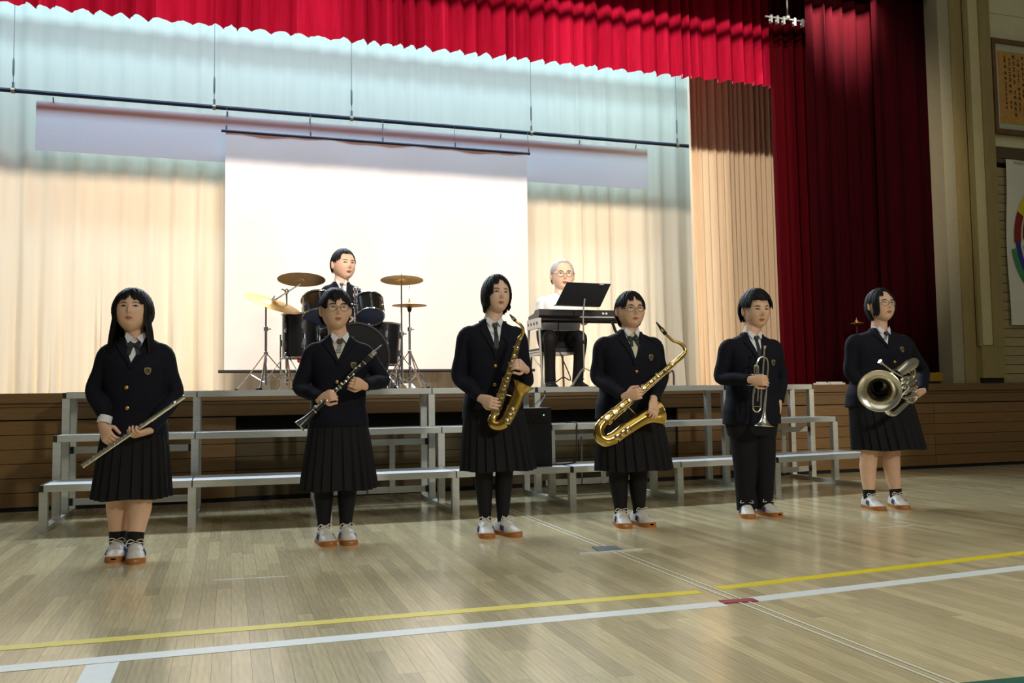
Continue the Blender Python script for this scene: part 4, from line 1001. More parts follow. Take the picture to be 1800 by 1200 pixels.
def student(label, px, Y, top, chin, sh, hem, vend, arms, hands, feet, face=(0, 0, 0), skirt=None, wide=1.0, hr=None, tie='bow', bdg=None, btn=(), tight=False, sockpx=None,
            dep=.112, glass=False, hh=None, r0=.055, trousers=None, wf=1.0, skin=None, lw=1.0, hairkw=None, shirt=None, L=.25, sheet=None, vw=.060, mouth=.019):
    p = Person(label, px, Y, group='students with instruments')
    zt = p.z(*top, dy=0.0); zc = p.z(*chin, dy=-.07)
    xl, xr, sy = sh; SL, SR = p.L(xl, sy), p.L(xr, sy); zs = (SL.z+SR.z)/2; cx = (SL.x+SR.x)/2; wo = (SR.x-SL.x)/2
    wsh = wo-.022; zh = p.z(px, hem, -.10); zn = zs+.040
    wb = wo*.80*wf; Ht = zs-zh
    p.trunk([(zh, wb*1.08, dep*1.18, 0, cx*.6), (zh+.10, wb*1.06, dep*1.16, .0, cx*.7), (zh+.32*Ht, wb*.96, dep*1.04, .0, cx*.8), (zh+.55*Ht, wb*.96, dep*1.04, .006, cx), (zs-.14, wb*1.02, dep*1.05, .010, cx),
             (zs-.085, wb*1.04, dep*.98, .004, cx), (zs-.04, wsh*.95, dep*.76, -.004, cx), (zs-.004, wsh*.74, dep*.60, -.010, cx), (zn-.012, .084, .062, -.008, cx), (zn+.012, .062, .054, -.004, cx)])
    A = []
    for i, (E, Wr) in enumerate(arms):
        S = p.sx*(cx+(-1 if i == 0 else 1)*(wsh-.036))+V((0, 0, zs-.062)); A.append((S, p.L(*E), p.L(*Wr)))
    p.jacket(A, zn, r0=r0)
    hx = p.L(*top).x*.5+p.L(*chin).x*.5; hh = (zt-zc)*1.06 if not hh else hh*1.115; tk = (hairkw or {}).get('thick', .010)
    C = V((hx, -.012, zt-.008-tk-hh/2))
    hd = p.head(C, hh, *face, wide=wide, neck=(cx, .0, zn-.03), mouth=mouth)
    p.hair(hr, **(hairkw or {}))
    if glass: g_ = thing('t', 'x', 'x'); bpy.data.objects.remove(g_); glasses_kid(p, hd)
    v = p.L(*vend, dy=-dep-.01); p.vneck(v.z, zn-.004, vw, v.x, cx, m=shirt); p.collar(zn-.012, x=cx, r=.056)
    if tie == 'bow': p.bow(cx*.7+v.x*.3, zn-.055)
    elif tie: p.necktie(zn-.022, v.z+(.012 if tie == 'plain' else .045), cx, v.x, striped=(tie == 'stripe'))
    if bdg: b = p.L(*bdg, dy=-dep); p.badge(b.x, b.z)
    for q in btn: b = p.L(*q, dy=-dep-.005); p.button(b.x, b.z)
    F = [foot(p.root, *f, L=L) for f in feet]; p.shoes([(f[0], f[1]) for f in F], L=L)
    an = [f[2] for f in F]
    sock = p.z(px, sockpx) if sockpx else None
    fo = -(an[0].y+an[1].y)/2*.6; p.legs(an, zh+.10, f=fo, hw=.078, th=.074, kn=.056*lw, ca=.057*lw, an=.037*lw, tights=tight, sock=sock)
    if skirt:
        sl, sr, sb = skirt; a, b = p.L(sl, sb), p.L(sr, sb); zb = p.z((sl+sr)/2, sb, -.15); hw = (b.x-a.x)/2/math.sqrt(1+.5*(p.root.x/p.root.y)**2)
        p.skirt(zh+.06, zb, wb*1.03, dep*1.14, hw-.010, hw*.72, cx*.6, (a.x+b.x)/2, fo*.5, fo)
    if trousers:
        mb = MB(); mb.loft([p.ringpts(z, w_, d_, 0, cx*.6) for z, w_, d_ in ((zh-.08, wb*.90, dep*.98), (zh, wb*.98, dep*1.04), (zh+.10, wb*.9, dep*.95))])
        for i, f in enumerate(an):
            sg = -1 if i == 0 else 1; Hp = p.sx*(cx*.6+sg*.083)+V((0, 0, zh)); An = V((f.x, f.y, .035))-p.fw*.0
            mb.tube(spline([Hp, Hp.lerp(An, .45)+p.fw*.012, Hp.lerp(An, .8), An], 6), [.096, .085, .074, .066, .066], 20)
        p.kid_re(mb, 'trousers', M_trou, .009)
    for h in hands: hand(p.fine, p.L(*h[0]), p.L(*h[1]), h[2], **h[3])
    if sheet: sheet(p)
    return p, p.finish(skin or M_skin)
def glasses_kid(p, hd, m=None):
    n0 = set(bpy.data.objects); glasses(None, hd, m=m)
    p.kids += [o for o in bpy.data.objects if o not in n0 and o.parent is None]

def h_long(phi):
    a = abs(phi)
    if a < .10: return (46, 0, 0)
    if a < .55: return (24, 0, 0)
    if a < .92: return (14, .0, 0)
    if a < 1.25: return (-18, .30, .034)
    return (-30, .30, .030)
def h_bowl(phi):
    a = abs(phi)
    if a < .75: return (23+6*math.sin(phi*9), 0, 0)
    if a < 1.15: return (10, .012, 0)
    if a < 1.75: return (14, 0, 0)
    return (-34, 0, 0)
def h_bob(phi):
    a = abs(phi-.10)
    if a < .28: return (46, 0, 0)
    if a < .78: return (30, 0, 0)
    if a < 1.05: return (0, .012, .004)
    if a < 1.6: return (-27, .026, .006)
    return (-36, .03, .0)
def h_tied(phi):
    a = abs(phi)
    if a < .16: return (44, 0, 0)
    if a < .65: return (30, 0, 0)
    if a < 1.05: return (4, .0, 0)
    if a < 1.7: return (12, 0, 0)
    return (-38, .03, -.02)
def h_side(phi):
    a = abs(phi)
    if a < .35: return (50, 0, 0)
    if a < .80: return (26, 0, 0)
    if a < 1.15: return (-16, .045, .004)
    if a < 1.6: return (8, 0, 0)
    return (-38, .03, -.02)
def h_boy(phi):
    a = abs(phi)
    if a < .8: return (33, 0, 0)
    if a < 1.15: return (8, 0, 0)
    if a < 1.8: return (12, 0, 0)
    return (-28, 0, 0)
def h_crop(phi):
    a = abs(phi)
    if a < .75: return (40, 0, 0)
    if a < 1.1: return (14, 0, 0)
    if a < 1.8: return (8, 0, 0)
    return (-26, 0, 0)
def h_old(phi):
    a = abs(phi)
    if a < .7: return (52, 0, 0)
    if a < 1.1: return (18, 0, 0)
    if a < 1.8: return (8, 0, 0)
    return (-26, 0, 0)

# flute player
def cuff1(p):
    a, b = p.L(186, 731, -.175), p.L(182.5, 743, -.185); p.kid(MB().tube([a, b], [.036, .037], 16), 'shirt_cuff', M_shirt)
P1, _ = student('student with long black hair and bow ribbon, holding a flute', 234, 5.38, (234, 506), (234, 576), (171, 307, 603), 783, (230, 640),
    arms=[((165, 688, .0), (186, 734, -.18)), ((308, 694, -.0), (262, 757, -.20))],
    hands=[((181.5, 750, -.20), (192, 776, -.275), (.55, .8, -.1), dict(thumb=1, curl=(30, 45, 25), s=.98)), ((261, 757, -.21), (240, 764, -.265), (.1, .55, .8), dict(thumb=1, curl=(32, 50, 30), s=.95))],
    feet=[(199, 989, 207), (239, 992, 237)], face=(-6, -10, 0), skirt=(158, 306, 878), wide=1.10, hr=h_long, bdg=(260, 652), btn=((222.5, 681), (223.5, 717)), sockpx=931, hh=.214, lw=1.12, sheet=cuff1, hairkw=dict(locks=110, seed=3, rad=.013), wf=1.03)
# clarinet player
P2, _ = student('student with short fringe, round glasses and striped tie, holding a clarinet', 592, 5.50, (588, 506), (591, 578), (533, 657, 602), 768, (594, 634),
    arms=[((527, 680, -.02), (566, 700, -.24)), ((673, 668, -.02), (640, 677, -.235))],
    hands=[((564, 701, -.25), (588, 692, -.315), (.1, .95, -.25), dict(thumb=-1, curl=(40, 55, 35), s=.92)), ((640, 678, -.245), (616, 670, -.315), (-.1, .95, .1), dict(thumb=1, curl=(45, 55, 35), s=.92))],
    feet=[(580, 961, 569), (617, 959, 608)], face=(3, -2, 0), skirt=(523, 664, 862), hr=h_bowl, tie='stripe', bdg=(621, 642), tight=True, glass=True, hh=.222, shirt=M_vest, hairkw=dict(locks=100, seed=5, rad=.010), wf=1.0, lw=.95, btn=((592, 671),))
# alto saxophone player
P3, _ = student('tall student with bobbed hair and dark necktie, holding an alto saxophone', 868, 5.42, (866, 482), (877, 546), (804, 925, 574), 738, (871, 621),
    arms=[((806, 662, -.0), (845, 699, -.21)), ((926, 668, -.0), (924, 650, -.24))],
    hands=[((846, 700, -.22), (868, 709, -.30), (.2, .9, .2), dict(thumb=-1, curl=(20, 35, 25), s=.98)), ((923, 648, -.26), (910, 637, -.335), (-.55, .75, -.2), dict(thumb=1, curl=(38, 45, 25), s=.98))],
    feet=[(857, 947, 853), (912, 944, 884)], face=(3, -3, 2), skirt=(804, 939, 828), hr=h_bob, tie='plain', tight=True, btn=((870, 643), (869, 676)), hh=.216, wide=.95, hairkw=dict(locks=110, seed=7, rad=.010), lw=.93, skin=M_skin2)
# tenor saxophone player
P4, _ = student('student with tied-back hair, glasses and bow ribbon, holding a tenor saxophone', 1104, 5.42, (1103, 511), (1110, 574), (1044, 1164, 592), 737, (1115, 634),
    arms=[((1050, 664, -.0), (1098, 696, -.27)), ((1164, 662, -.0), (1149, 702, -.27))],
    hands=[((1100, 696, -.285), (1120, 692, -.335), (.1, .95, -.1), dict(thumb=1, curl=(30, 45, 30), s=.98)), ((1149, 703, -.29), (1149, 722, -.35), (-.1, .95, -.2), dict(thumb=1, curl=(12, 25, 20), s=.98))],
    feet=[(1101, 929, 1091), (1146, 927, 1123)], face=(-4, -1, 0), skirt=(1042, 1180, 828), hr=h_tied, tie='bow', bdg=(1143, 628), tight=True, glass=True, btn=((1118, 653),), hh=.218, wide=1.08, wf=1.06, dep=.122, lw=1.08, shirt=M_vest, hairkw=dict(locks=90, seed=9, rad=.009, thick=.008))
# trumpet player
P5, _ = student('schoolboy in dark trousers with a green necktie, holding a trumpet', 1322, 5.47, (1323, 508), (1331, 580), (1265, 1373, 596), 746, (1333, 634),
    arms=[((1267, 664, .0), (1319, 667, -.26)), ((1374, 664, .02), (1369, 706, -.03))],
    hands=[((1320, 667, -.27), (1341, 668, -.335), (.15, .95, -.05), dict(thumb=-1, curl=(30, 40, 25), s=1.0)), ((1369, 708, -.04), (1368, 727, -.06), (-.9, .2, 0), dict(thumb=1, curl=(12, 15, 12), s=1.0))],
    feet=[(1317, 912, 1311), (1371, 909, 1343)], face=(-8, 5, 0), hr=h_boy, tie='plain', bdg=(1358, 637), trousers=True, hh=.232, hairkw=dict(locks=200, seed=11, rad=.012, thick=.019), wf=.98, dep=.115)
# euphonium player
P6, _ = student('student with glasses, striped tie and bare legs, holding a silver euphonium', 1543, 5.50, (1537, 506), (1554, 566), (1488, 1601, 588), 716, (1561, 607),
    arms=[((1495, 655, .0), (1535, 690, -.06)), ((1623, 652, .03), (1622, 686, -.08))],
    hands=[((1537, 692, -.07), (1552, 694, -.10), (.1, .9, 0), dict(thumb=-1, curl=(30, 40, 30), s=.95)), ((1621, 688, -.10), (1609, 694, -.15), (-.7, .5, .2), dict(thumb=1, curl=(35, 45, 30), s=1.0))],
    feet=[(1551, 898, 1528), (1593, 896, 1574)], face=(-4, -6, 0), skirt=(1490, 1618, 791), hr=h_side, tie='stripe', bdg=(1584, 614), glass=True, btn=((1571, 636),), sockpx=858, hh=.222, wide=1.05, lw=1.08, wf=1.06, dep=.125, hairkw=dict(locks=90, seed=13, rad=.009, thick=.008))
# ------------------------------------------------------------------ seated players on the stage
def seated(label, px, Y, top, chin, sh, zseat, arms, knees, feet, face, hr, hm, mtop, namet, r0=.054, r1=.038, wf=1.0, dep=.11, cols=None, vn=None, tie=None, hands=(), fore=None, mtr=None, hh=1.0, glass=False, skin=None, hk=None, short=False):
    p = Person(label, px, Y, ZS, group='players seated on the stage')
    zt = p.z(*top); zc = p.z(*chin, dy=-.07); xl, xr, sy = sh; SL, SR = p.L(xl, sy), p.L(xr, sy); zs = (SL.z+SR.z)/2; cx = (SL.x+SR.x)/2; wo = (SR.x-SL.x)/2
    wsh = wo-.022; wb = wo*.80*wf; zn = zs+.04; zh = zseat+(.13 if short else .01); Ht = zs-zh
    p.trunk([(zh, wb*1.02, dep*1.2, 0, 0), (zh+.06, wb*1.02, dep*1.15, 0, cx*.3), (zh+.35*Ht, wb*.97, dep*1.08, .004, cx*.6), (zh+.6*Ht, wb, dep*1.06, .008, cx), (zs-.14, wb*1.03, dep*1.04, .008, cx), (zs-.085, wb*1.04, dep*.98, .004, cx),
             (zs-.04, wsh*.95, dep*.76, -.004, cx), (zs-.004, wsh*.74, dep*.60, -.01, cx), (zn-.012, .084, .062, -.008, cx), (zn+.012, .062, .054, -.004, cx)])
    A = []; full = []
    for i, (E, Wr) in enumerate(arms):
        S = p.sx*(cx+(-1 if i == 0 else 1)*(wsh-.036))+V((0, 0, zs-.062)); E = p.L(*E); Wr = p.L(*Wr); full.append((S, E, Wr)); A.append((S, S.lerp(E, .45), S.lerp(E, .86)) if short else (S, E, Wr))
    p.jacket(A, zn, r0=r0, r1=r1 if not short else .050, m=mtop, name=namet)
    if short:
        for S, E, Wr in full: p.body.tube(spline([S, E, Wr], 5), [.042, .036, .028], 14)
    hx = (p.L(*top).x+p.L(*chin).x)/2; hh_ = (zt-zc)*1.09*hh
    hd = p.head(V((hx, -.012, zt-.016-hh_/2)), hh_, *face, wide=1.04, neck=(cx, 0, zn-.03)); p.hair(hr, hm, **(hk or {}))
    if glass: glasses_kid(p, hd)
    if vn: p.vneck(p.z(*vn), zn-.004, .058, p.L(*vn, dy=-dep).x, cx)
    p.collar(zn-.012, x=cx)
    if tie: p.necktie(zn-.022, p.z(*vn)+.02, cx, cx, striped=True)
    mb = MB(); mb.loft([p.ringpts(z, w_, d_, 0, 0) for z, w_, d_ in ((zseat-.045, wb*.9, .13), (zseat+.06, wb*1.02, .14), (zseat+.15, wb*1.04, .142))])
    for i in (0, 1):
        sg = -1 if i == 0 else 1; Hp = p.sx*(sg*.085)+V((0, 0, zseat+.045)); K = p.L(*knees[i]); Fh = p.L(*feet[i]); An = V((Fh.x, Fh.y, .085))
        mb.tube(spline([Hp, Hp.lerp(K, .5), K+V((0, 0, -.0)), K.lerp(An, .5), An-V((0, 0, .03))], 6), [.085, .084, .075, .066, .062, .058, .060], 18)
        p.body.tube(spline([Hp, Hp.lerp(K, .5), K, K.lerp(An, .5), An-V((0, 0, .03))], 6), [.06, .06, .05, .045, .035], 14)
        d = V((.10*sg, -1, 0)).normalized(); sh_ = shoe(None, An-d*.06-V((0, 0, An.z)), An+d*.19, blue=False); sh_.data.materials[0] = M_tight
        for c in sh_.children: c.data.materials[0] = M_tight
        p.kids.append(sh_)
    p.kid_re(mb, 'trousers', mtr or M_trou, .009)
    for h in hands: hand(p.fine, p.L(*h[0]), p.L(*h[1]), h[2], **h[3])
    return p.finish(skin or M_skin2)
seated('schoolboy drummer with cropped hair seated behind the black drums', 600, 8.98, (601, 437), (606, 484), (563, 635, 502), .545,
    arms=[((556, 560, -.02), (585, 560, -.26)), ((642, 560, -.02), (618, 560, -.26))], knees=[(556, 598, -.26), (660, 598, -.26)], feet=[(552, 670, -.24), (664, 670, -.24)],
    face=(20, 0, 0), hr=h_crop, hm=M_hair, mtop=M_navy, namet='jacket', vn=(607, 528), tie=True, hk=dict(locks=120, seed=21, rad=.008, thick=.006),
    hands=[((585, 560, -.27), (592, 558, -.31), (.3, 0, -.95), dict(thumb=-1, curl=(30, 40, 30))), ((618, 560, -.27), (612, 558, -.31), (-.3, 0, -.95), dict(thumb=1, curl=(30, 40, 30)))])
seated('grey-haired man in white shirt seated at the keyboard', 986, 8.80, (987, 456), (989, 503), (943, 1030, 521), .475,
    arms=[((946, 566, -.03), (962, 553, -.24)), ((1028, 566, -.03), (1010, 553, -.24))], knees=[(966, 594, -.34), (1021, 594, -.34)], feet=[(967, 670, -.24), (1015, 670, -.24)],
    face=(-10, 1, 0), hr=h_old, hm=M_hairg, mtop=M_shirt, namet='shirt', glass=True, short=True, hk=dict(locks=120, seed=22, rad=.007, thick=.005), dep=.12, mtr=M_tight,
    hands=[((962, 553, -.25), (970, 551, -.32), (0, 0, -1), dict(thumb=1, curl=(20, 30, 20))), ((1010, 553, -.25), (1004, 551, -.32), (0, 0, -1), dict(thumb=-1, curl=(20, 30, 20)))])

# ------------------------------------------------------------------ instruments
M_lacq = mat('gold_lacquer', (206, 172, 92), .20, metal=1, var=.12, nscale=25)
M_keyg = mat('gold_key', (230, 208, 150), .16, metal=1)
M_silv = mat('silver_plate', (230, 225, 208), .24, metal=1, var=.08, nscale=30)
M_ebon = mat('ebony', (17, 16, 17), .3)
M_pearl = mat('pearl', (226, 222, 212), .25)
def axis_pts(a, b): return lambda t: a.lerp(b, t)

# flute
a, b = at(145, 820, 5.38-.275), at(325, 696.5, 5.38-.245); O = a.lerp(b, .4)
fl_ = thing('flute', 'silver flute held slanting by the long-haired student', 'flute', O); A = axis_pts(a-O, b-O); ax = (b-a).normalized()
sv = V((-.15, -.8, .55)); sv = (sv-ax*sv.dot(ax)).normalized()
MB().tube([A(0), A(.115)], .0118, 14).build('foot_joint', M_silv, fl_); MB().tube([A(.12), A(.66)], .0118, 14).build('body', M_silv, fl_)
hj = MB().tube([A(.665), A(.8), A(.985)], [.0120, .0110, .0105], 14).build('head_joint', M_silv, fl_)
MB().tube([A(.985), A(.992), A(1.0)], [.0115, .0125, .008], 12).build('crown', M_silv, hj)
MB().ball(A(.885)+sv*.005, (.022, .012, .0135), 8, Matrix((ax, sv, ax.cross(sv))).transposed()).build('lip_plate', M_silv, hj); MB().lathe([(.001, 0), (.0055, 0)], A(.885)+sv*.0175, sv, 12).build('blow_hole', M_dark, hj)
for t in (.005, .117, .662, .69): MB().tube([A(t-.004), A(t+.006)], .0136, 12).build('ring', M_silv, fl_)
for i, t in enumerate((.03, .065, .10, .15, .185, .22, .262, .30, .335, .37, .41, .445, .48, .53, .57)):
    r_ = .0088 if i not in (2, 8, 11, 14) else .0060
    MB().lathe([(r_*.4, .0), (r_, .001), (r_, .004), (.001, .005)], A(t)+sv*.0130, sv, 12).build('key', M_silv, fl_)
for t0, t1, o in ((.02, .11, .012), (.14, .34, .0125), (.35, .60, .0125)):
    sd = ax.cross(sv)*.010; MB().tube([A(t0)+sv*o*.7+sd, A(t1)+sv*o*.7+sd], .0022, 6).build('key_rod', M_silv, fl_)

# clarinet
a, b = at(526, 749, 5.50-.285), at(672, 606, 5.50-.255); O = a.lerp(b, .4)
cl = thing('clarinet', 'black clarinet with silver keys held slanting by the student in glasses', 'clarinet', O); A = axis_pts(a-O, b-O); ax = (b-a).normalized(); Lc = (b-a).length
MB().lathe([(.030, .004), (.034, 0), (.0355, .001), (.033, .012), (.024, .045), (.017, .085), (.0145, .12)], A(0), ax, 24).build('bell', M_ebon, cl)
MB().tube([A(.18), A(.47)], [.0145, .0135], 16).build('lower_joint', M_ebon, cl); MB().tube([A(.48), A(.77)], [.0135, .0130], 16).build('upper_joint', M_ebon, cl)
MB().tube([A(.775), A(.80), A(.85)], [.0135, .0155, .0140], 16).build('barrel', M_ebon, cl); MB().tube([A(.855), A(.91), A(.96), A(1.0)], [.0125, .0120, .0085, .0030], 14, flat=.9).build('mouthpiece', M_ebon, cl)
MB().tube([A(.868), A(.915)], .0136, 14).build('ligature', M_silv, cl)
MB().lathe([(.0335, 0), (.0362, .001), (.0362, .005), (.0335, .006)], A(0)-ax*.002, ax, 24).build('bell_ring', M_silv, cl)
for t in (.178, .474, .772, .853): MB().tube([A(t-.006), A(t+.006)], .0162, 14).build('ring', M_silv, cl)
sv = V((-.1, -.9, .35)); sv = (sv-ax*sv.dot(ax)).normalized(); sd = ax.cross(sv)
for t, s_, r_ in ((.205, -.012, .011), (.27, -.012, .0105), (.31, .010, .009), (.345, .016, .008), (.40, .0, .0085), (.44, .0, .0085), (.50, .0, .0085), (.54, .006, .008), (.58, 0, .008), (.63, .009, .007), (.68, -.006, .007), (.72, .0, .006)):
    MB().lathe([(r_*.5, 0), (r_, .001), (r_, .004), (.001, .006)], A(t)+sv*.0145+sd*s_, (sv+sd*(s_*25)).normalized(), 12).build('key', M_silv, cl)
for t0, t1, s_ in ((.20, .36, -.004), (.28, .46, .011), (.50, .64, .009), (.60, .75, -.007)): MB().tube([A(t0)+sv*.0155+sd*s_, A(t1)+sv*.0155+sd*s_], .0024, 6).build('key_rod', M_silv, cl)

def sax(label, Y, mp, neck, body, bow, bell, rim, r, mat_=M_lacq, nk=9):
    "pixel columns are turned into points at real depths; r: scale of the horn"
    O = at(*body[0][:2], Y+body[0][2]); t = thing('saxophone', label, 'saxophone', O); Q = lambda L_: [at(x, y, Y+d)-O for x, y, d in L_]
    MP, NK, BD, BW_, BL = Q(mp), Q(neck), Q(body), Q(bow), Q(bell)
    m = MB().tube(spline(MP, 4), [.0035*r, .0075*r, .0105*r, .0115*r], 12).build('mouthpiece', M_ebon, t)
    MB().tube([MP[0].lerp(MP[-1], .52), MP[0].lerp(MP[-1], .74)], .0118*r, 12).build('ligature', M_keyg, m)
    MB().tube([MP[-1]]+spline(NK, 6), [.0072*r, .009*r, .0105*r, .0120*r], 14).build('neck', mat_, t)
    MB().tube([NK[-1], BD[0]], .0150*r, 14).build('neck_collar', M_keyg, t)
    bp = [BD[0], BD[-1]]
    MB().tube([BD[0].lerp(BD[-1], k/8) for k in range(9)], [.0135*r, .028*r], 18).build('body_tube', mat_, t)
    MB().tube(spline([BD[-1]]+BW_+[BL[0]], 6), [.028*r, .031*r, .034*r, .036*r], 18).build('bow', mat_, t)
    pts = spline(BL, 6); n = len(pts); rr = [(.036+.006*(k/(n-1))+.030*max(0, (k/(n-1)-.55)/.45)**2.6)*r for k in range(n)]
    MB().tube(pts, rr, 24, False).build('bell', mat_, t)
    e = pts[-1]; d = (pts[-1]-pts[-2]).normalized(); s_, u_ = frame_of(d)
    MB().tube([e+(s_*math.cos(2*math.pi*k/24)+u_*math.sin(2*math.pi*k/24))*rr[-1] for k in range(25)], .0028*r, 6, False).build('bell_rim', M_keyg, t)
    ax = (BD[-1]-BD[0]).normalized(); sv = V((-.1, -1, .15)); sv = (sv-ax*sv.dot(ax)).normalized(); sd = ax.cross(sv); Lb = (BD[-1]-BD[0]).length
    rad = lambda k: (.0135+(.028-.0135)*k)*r
    for i in range(nk):
        k = .12+.84*i/(nk-1); c = BD[0].lerp(BD[-1], k); q = (.0085+.0120*k)*r
        for g in (0, 1):
            off = sd*((.35 if (i % 2) else -.25)*rad(k) if g == 0 else (-1 if i % 2 else 1)*rad(k)*.95)
            dirn = (sv+sd*(-.1 if g == 0 else (-.9 if i % 2 else .9))).normalized() if g else sv
            q2 = q if g == 0 else q*.72
            MB().lathe([(q2*.4, -.003), (q2*.97, 0), (q2, .002), (q2, .005), (q2*.6, .0065), (.001, .006)], c+dirn*(rad(k)+.004)+(off*.3 if g == 0 else V((0, 0, 0))), dirn, 14).build('key_cup', M_keyg, t)
    for i in range(4):
        k0, k1 = ((.06, .50), (.30, .95), (.52, .98), (.10, .92))[i]; o_ = (.55, -.55, .95, -.98)[i]
        MB().tube([BD[0].lerp(BD[-1], k0)+sv*(rad(k0)*(1.0 if i < 2 else .5)+.007)+sd*rad(k0)*o_, BD[0].lerp(BD[-1], k1)+sv*(rad(k1)*(1.0 if i < 2 else .5)+.007)+sd*rad(k1)*o_], .0026*r, 6).build('key_rod', M_keyg, t)
    for k in (.15, .3, .45, .6, .75, .9):
        c = BD[0].lerp(BD[-1], k); MB().ball(c+sv*(rad(k)+.010)+sd*rad(k)*.5, .0048*r, 6).build('post', M_keyg, t)
    for i, k in enumerate((.22, .29, .36)): c = BD[0].lerp(BD[-1], k); MB().lathe([(.006*r, 0), (.006*r, .003), (.001, .004)], c+sv*(rad(k)+.016)+sd*.004, sv, 12).build('pearl_touch', M_pearl, t)
    # low keys with guards on the bow and bell
    for i, k in enumerate((.05, .45, .8)):
        c = BL[0].lerp(BL[min(1, len(BL)-1)], k); w = (c-BD[-1]); dd = (V((0, -1, .1))*.8-(BL[-1]-BL[0]).normalized().cross(V((0, -1, 0)))*.0).normalized()
        MB().lathe([(.010*r, -.004), (.019*r, 0), (.019*r, .005), (.012*r, .008), (.001, .008)], c+dd*.037*r, dd, 16).build('low_key', M_keyg, t)
        MB().tube(spline([c+dd*.036*r+ax*.022*r, c+dd*.056*r+ax*.012*r, c+dd*.056*r-ax*.012*r, c+dd*.036*r-ax*.022*r], 3), .0022*r, 5).build('key_guard', M_keyg, t)
    c1 = BD[0].lerp(BD[-1], .72); c2 = BL[-1].lerp(BL[0], .35); MB().tube([c1+(c2-c1).normalized()*rad(.7), c2-(c2-c1).normalized()*.034*r], .004*r, 6).build('body_brace', M_keyg, t)
    return t
sax('golden alto saxophone held upright by the tall student', 5.42,
    mp=[(896, 552.5, -.30), (901, 558, -.30), (906, 563.5, -.30)], neck=[(908.5, 566, -.30), (914.5, 570, -.30), (919, 577, -.295), (919, 586, -.285), (915.5, 592, -.275)],
    body=[(912.5, 596, -.27), (869.5, 729, -.235)], bow=[(865.5, 738, -.24), (868, 745.5, -.25), (877, 748, -.265)], bell=[(888, 742.5, -.275), (901, 717, -.285), (912, 692, -.29), (920, 674.5, -.30)], rim=None, r=.98)
sax('golden tenor saxophone held slanting by the student with bow ribbon', 5.42,
    mp=[(1153.5, 566, -.20), (1162, 577, -.20), (1170, 587, -.20)], neck=[(1173.5, 590, -.20), (1183, 598.5, -.205), (1194, 602.5, -.21), (1202.5, 609.5, -.215), (1204, 618, -.22), (1199.5, 625, -.225)],
    body=[(1195, 629, -.23), (1060, 742, -.30)], bow=[(1053, 753, -.305), (1055, 768, -.31), (1066, 774, -.315)], bell=[(1080, 769, -.315), (1104, 751.5, -.30), (1132, 734, -.28), (1156, 726, -.26)], rim=None, r=1.16, nk=10)

# trumpet
O = at(1335, 668, 5.47-.28); tp = thing('trumpet', 'silver trumpet held upright, bell down, by the schoolboy', 'trumpet', O)
Q = lambda L_, d=-.28: [at(p[0], p[1], 5.47+(p[2] if len(p) > 2 else d))-O for p in L_]
MB().tube(spline(Q([(1343.6, 614), (1341.5, 650), (1338.5, 690), (1337.5, 712), (1336.5, 719), (1331, 724), (1325, 720), (1323.5, 712), (1325, 690), (1327.5, 672)]), 5), .0058, 12).build('lead_pipe', M_silv, tp)
MB().tube(Q([(1337.2, 714), (1323.7, 714)]), .0022, 6).build('slide_brace', M_silv, tp)
mpq = Q([(1344.2, 607.5), (1344.1, 609), (1343.9, 612), (1343.6, 617)]); MB().tube(mpq, [.0135, .0128, .0062, .0045], 16).build('mouthpiece', M_silv, tp)
bl = spline(Q([(1331, 668), (1330.5, 645), (1331.5, 636), (1336, 629), (1342, 627), (1348, 631), (1350, 640), (1349, 662), (1347, 688), (1345, 708), (1343.6, 724), (1342.8, 738), (1342.4, 748.5)]), 6); n = len(bl)
MB().tube(bl, [.0058 if k/(n-1) < .62 else .0058+.0085*((k/(n-1)-.62)/.38)+.050*max(0, (k/(n-1)-.78)/.22)**3.2 for k in range(n)], 20, False).build('bell_tube', M_silv, tp)
e = bl[-1]; d = (bl[-1]-bl[-2]).normalized(); s_, u_ = frame_of(d); rb = .0058+.0085+.050
MB().tube([e+(s_*math.cos(2*math.pi*k/28)+u_*math.sin(2*math.pi*k/28))*rb for k in range(29)], .0022, 6, False).build('bell_rim', M_silv, tp)
MB().tube(spline(Q([(1326.5, 690), (1326, 655), (1326.5, 645), (1329.5, 641.5), (1332.8, 645), (1333, 658), (1332.5, 690), (1331.5, 705)], -.29), 4), .0052, 10).build('third_slide', M_silv, tp)
for i, y in enumerate((659, 667, 675)):
    c = Q([(1334, y)])[0]; v = MB().tube([c+V((-.02, .075, 0)), c+V((.004, -.012, 0))], .0115, 14).build('valve', M_silv, tp)
    MB().tube([c+V((-.02, .075, 0)), c+V((-.024, .095, 0))], .004, 8).ball(c+V((-.0245, .097, 0)), (.008, .003, .008), 6).build('finger_button', M_pearl, v)

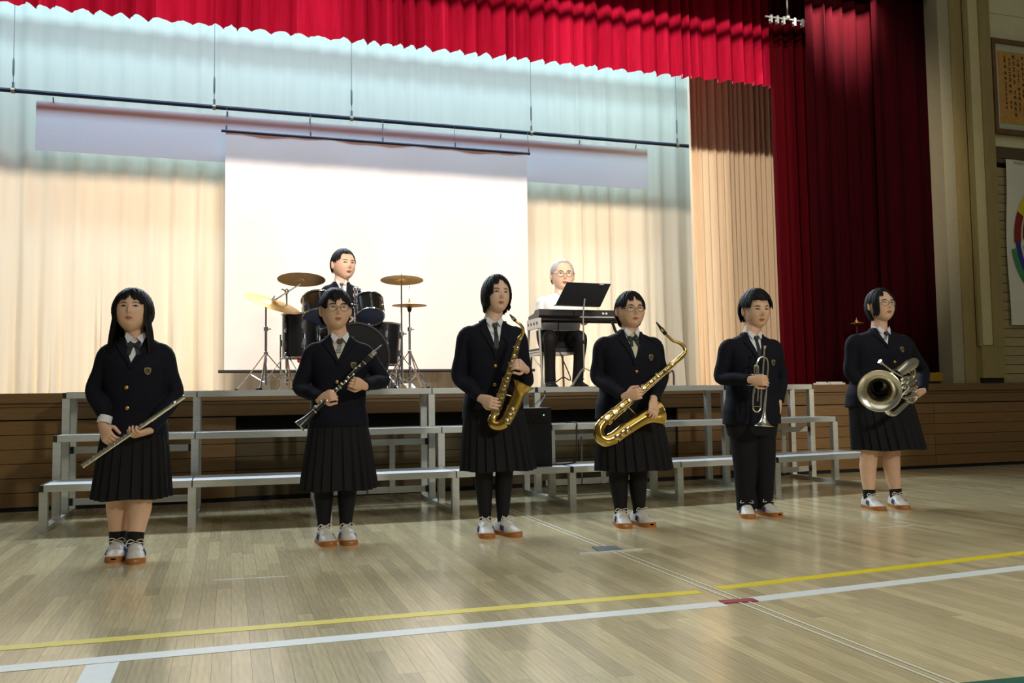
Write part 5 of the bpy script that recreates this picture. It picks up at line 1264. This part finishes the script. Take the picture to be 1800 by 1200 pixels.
# euphonium
Yb = 5.05; O = at(1546, 687, Yb); eu = thing('euphonium', 'silver euphonium held with its wide bell facing the viewer', 'euphonium', O)
D = V((-.64, -.755, -.09)).normalized()
prof = [(.142, 0), (.146, -.002), (.146, -.006), (.128, -.010), (.108, -.024), (.088, -.046), (.073, -.078), (.062, -.12), (.053, -.20), (.048, -.30)]
MB().lathe(prof, (0, 0, 0), D, 40).build('bell', M_silv, eu)
Q = lambda L_: [at(x, y, Yy)-O for x, y, Yy in L_]
T = D*-.30
MB().tube(spline([T, T-D*.05+V((.01, 0, .03)), Q([(1604, 640, 5.27)])[0], Q([(1597, 640, 5.22)])[0], Q([(1577, 657, 5.20)])[0]], 6), [.047, .040, .036, .034, .032], 18, False).build('top_bow', M_silv, eu)
MB().tube(spline(Q([(1557, 718, 5.12), (1562, 725, 5.12), (1569, 727.5, 5.13), (1577, 723, 5.15), (1590, 711, 5.2), (1601, 701, 5.25)]), 5), .019, 14).build('bottom_bow', M_silv, eu)
mpq = Q([(1546.5, 634.5, 5.12), (1548, 636, 5.12), (1552, 639.5, 5.125), (1555, 642, 5.13)]); MB().tube(mpq, [.0165, .0155, .008, .0065], 16).build('mouthpiece', M_silv, eu)
MB().tube(spline(Q([(1552, 639.5, 5.125), (1566, 650, 5.14), (1579, 658, 5.16), (1586, 663, 5.18), (1586, 672, 5.19), (1580, 680, 5.19)]), 5), [.0065, .0075, .0085, .009], 12).build('lead_pipe', M_silv, eu)
for i in range(4):
    a_, b_ = Q([(1588+i*2, 671+i*9.5, 5.18), (1606+i*1.5, 660+i*10.5, 5.24)]); v = MB().tube([a_, b_], .0135, 14).build('valve', M_silv, eu)
    dd = (b_-a_).normalized(); MB().tube([b_, b_+dd*.018], .004, 8).ball(b_+dd*.02, .008, 6).build('finger_button', M_pearl, v); MB().tube([a_-dd*.008, a_], .0145, 12).build('valve_cap', M_silv, v)
for i, L_ in enumerate(([(1583, 668, 5.16), (1589, 664, 5.16), (1596, 662, 5.17), (1597, 670, 5.17), (1590, 678, 5.17), (1584, 684, 5.16)],
           [(1590, 690, 5.16), (1598, 685, 5.16), (1607, 681, 5.18), (1610, 688, 5.19), (1601, 696, 5.18), (1591, 700, 5.16)],
           [(1592, 700, 5.17), (1602, 697, 5.18), (1611, 690, 5.2), (1612, 699, 5.2), (1604, 707, 5.19), (1594, 704, 5.18)],
           [(1596, 652, 5.2), (1604, 645, 5.22), (1608, 652, 5.22), (1606, 664, 5.22), (1598, 671, 5.2)],
           [(1582, 690, 5.15), (1587, 680, 5.15), (1594, 676, 5.16), (1598, 681, 5.16), (1590, 690, 5.15), (1584, 697, 5.15)])):
    MB().tube(spline(Q(L_), 5), .0072, 10).build('slide_loop', M_silv, eu)
for L_ in ([(1583, 650, 5.18), (1600, 655, 5.2)], [(1590, 646, 5.2), (1604, 652, 5.21)], [(1578, 695, 5.14), (1590, 700, 5.16)]): MB().tube(Q(L_), .0045, 8).build('brace', M_silv, eu)
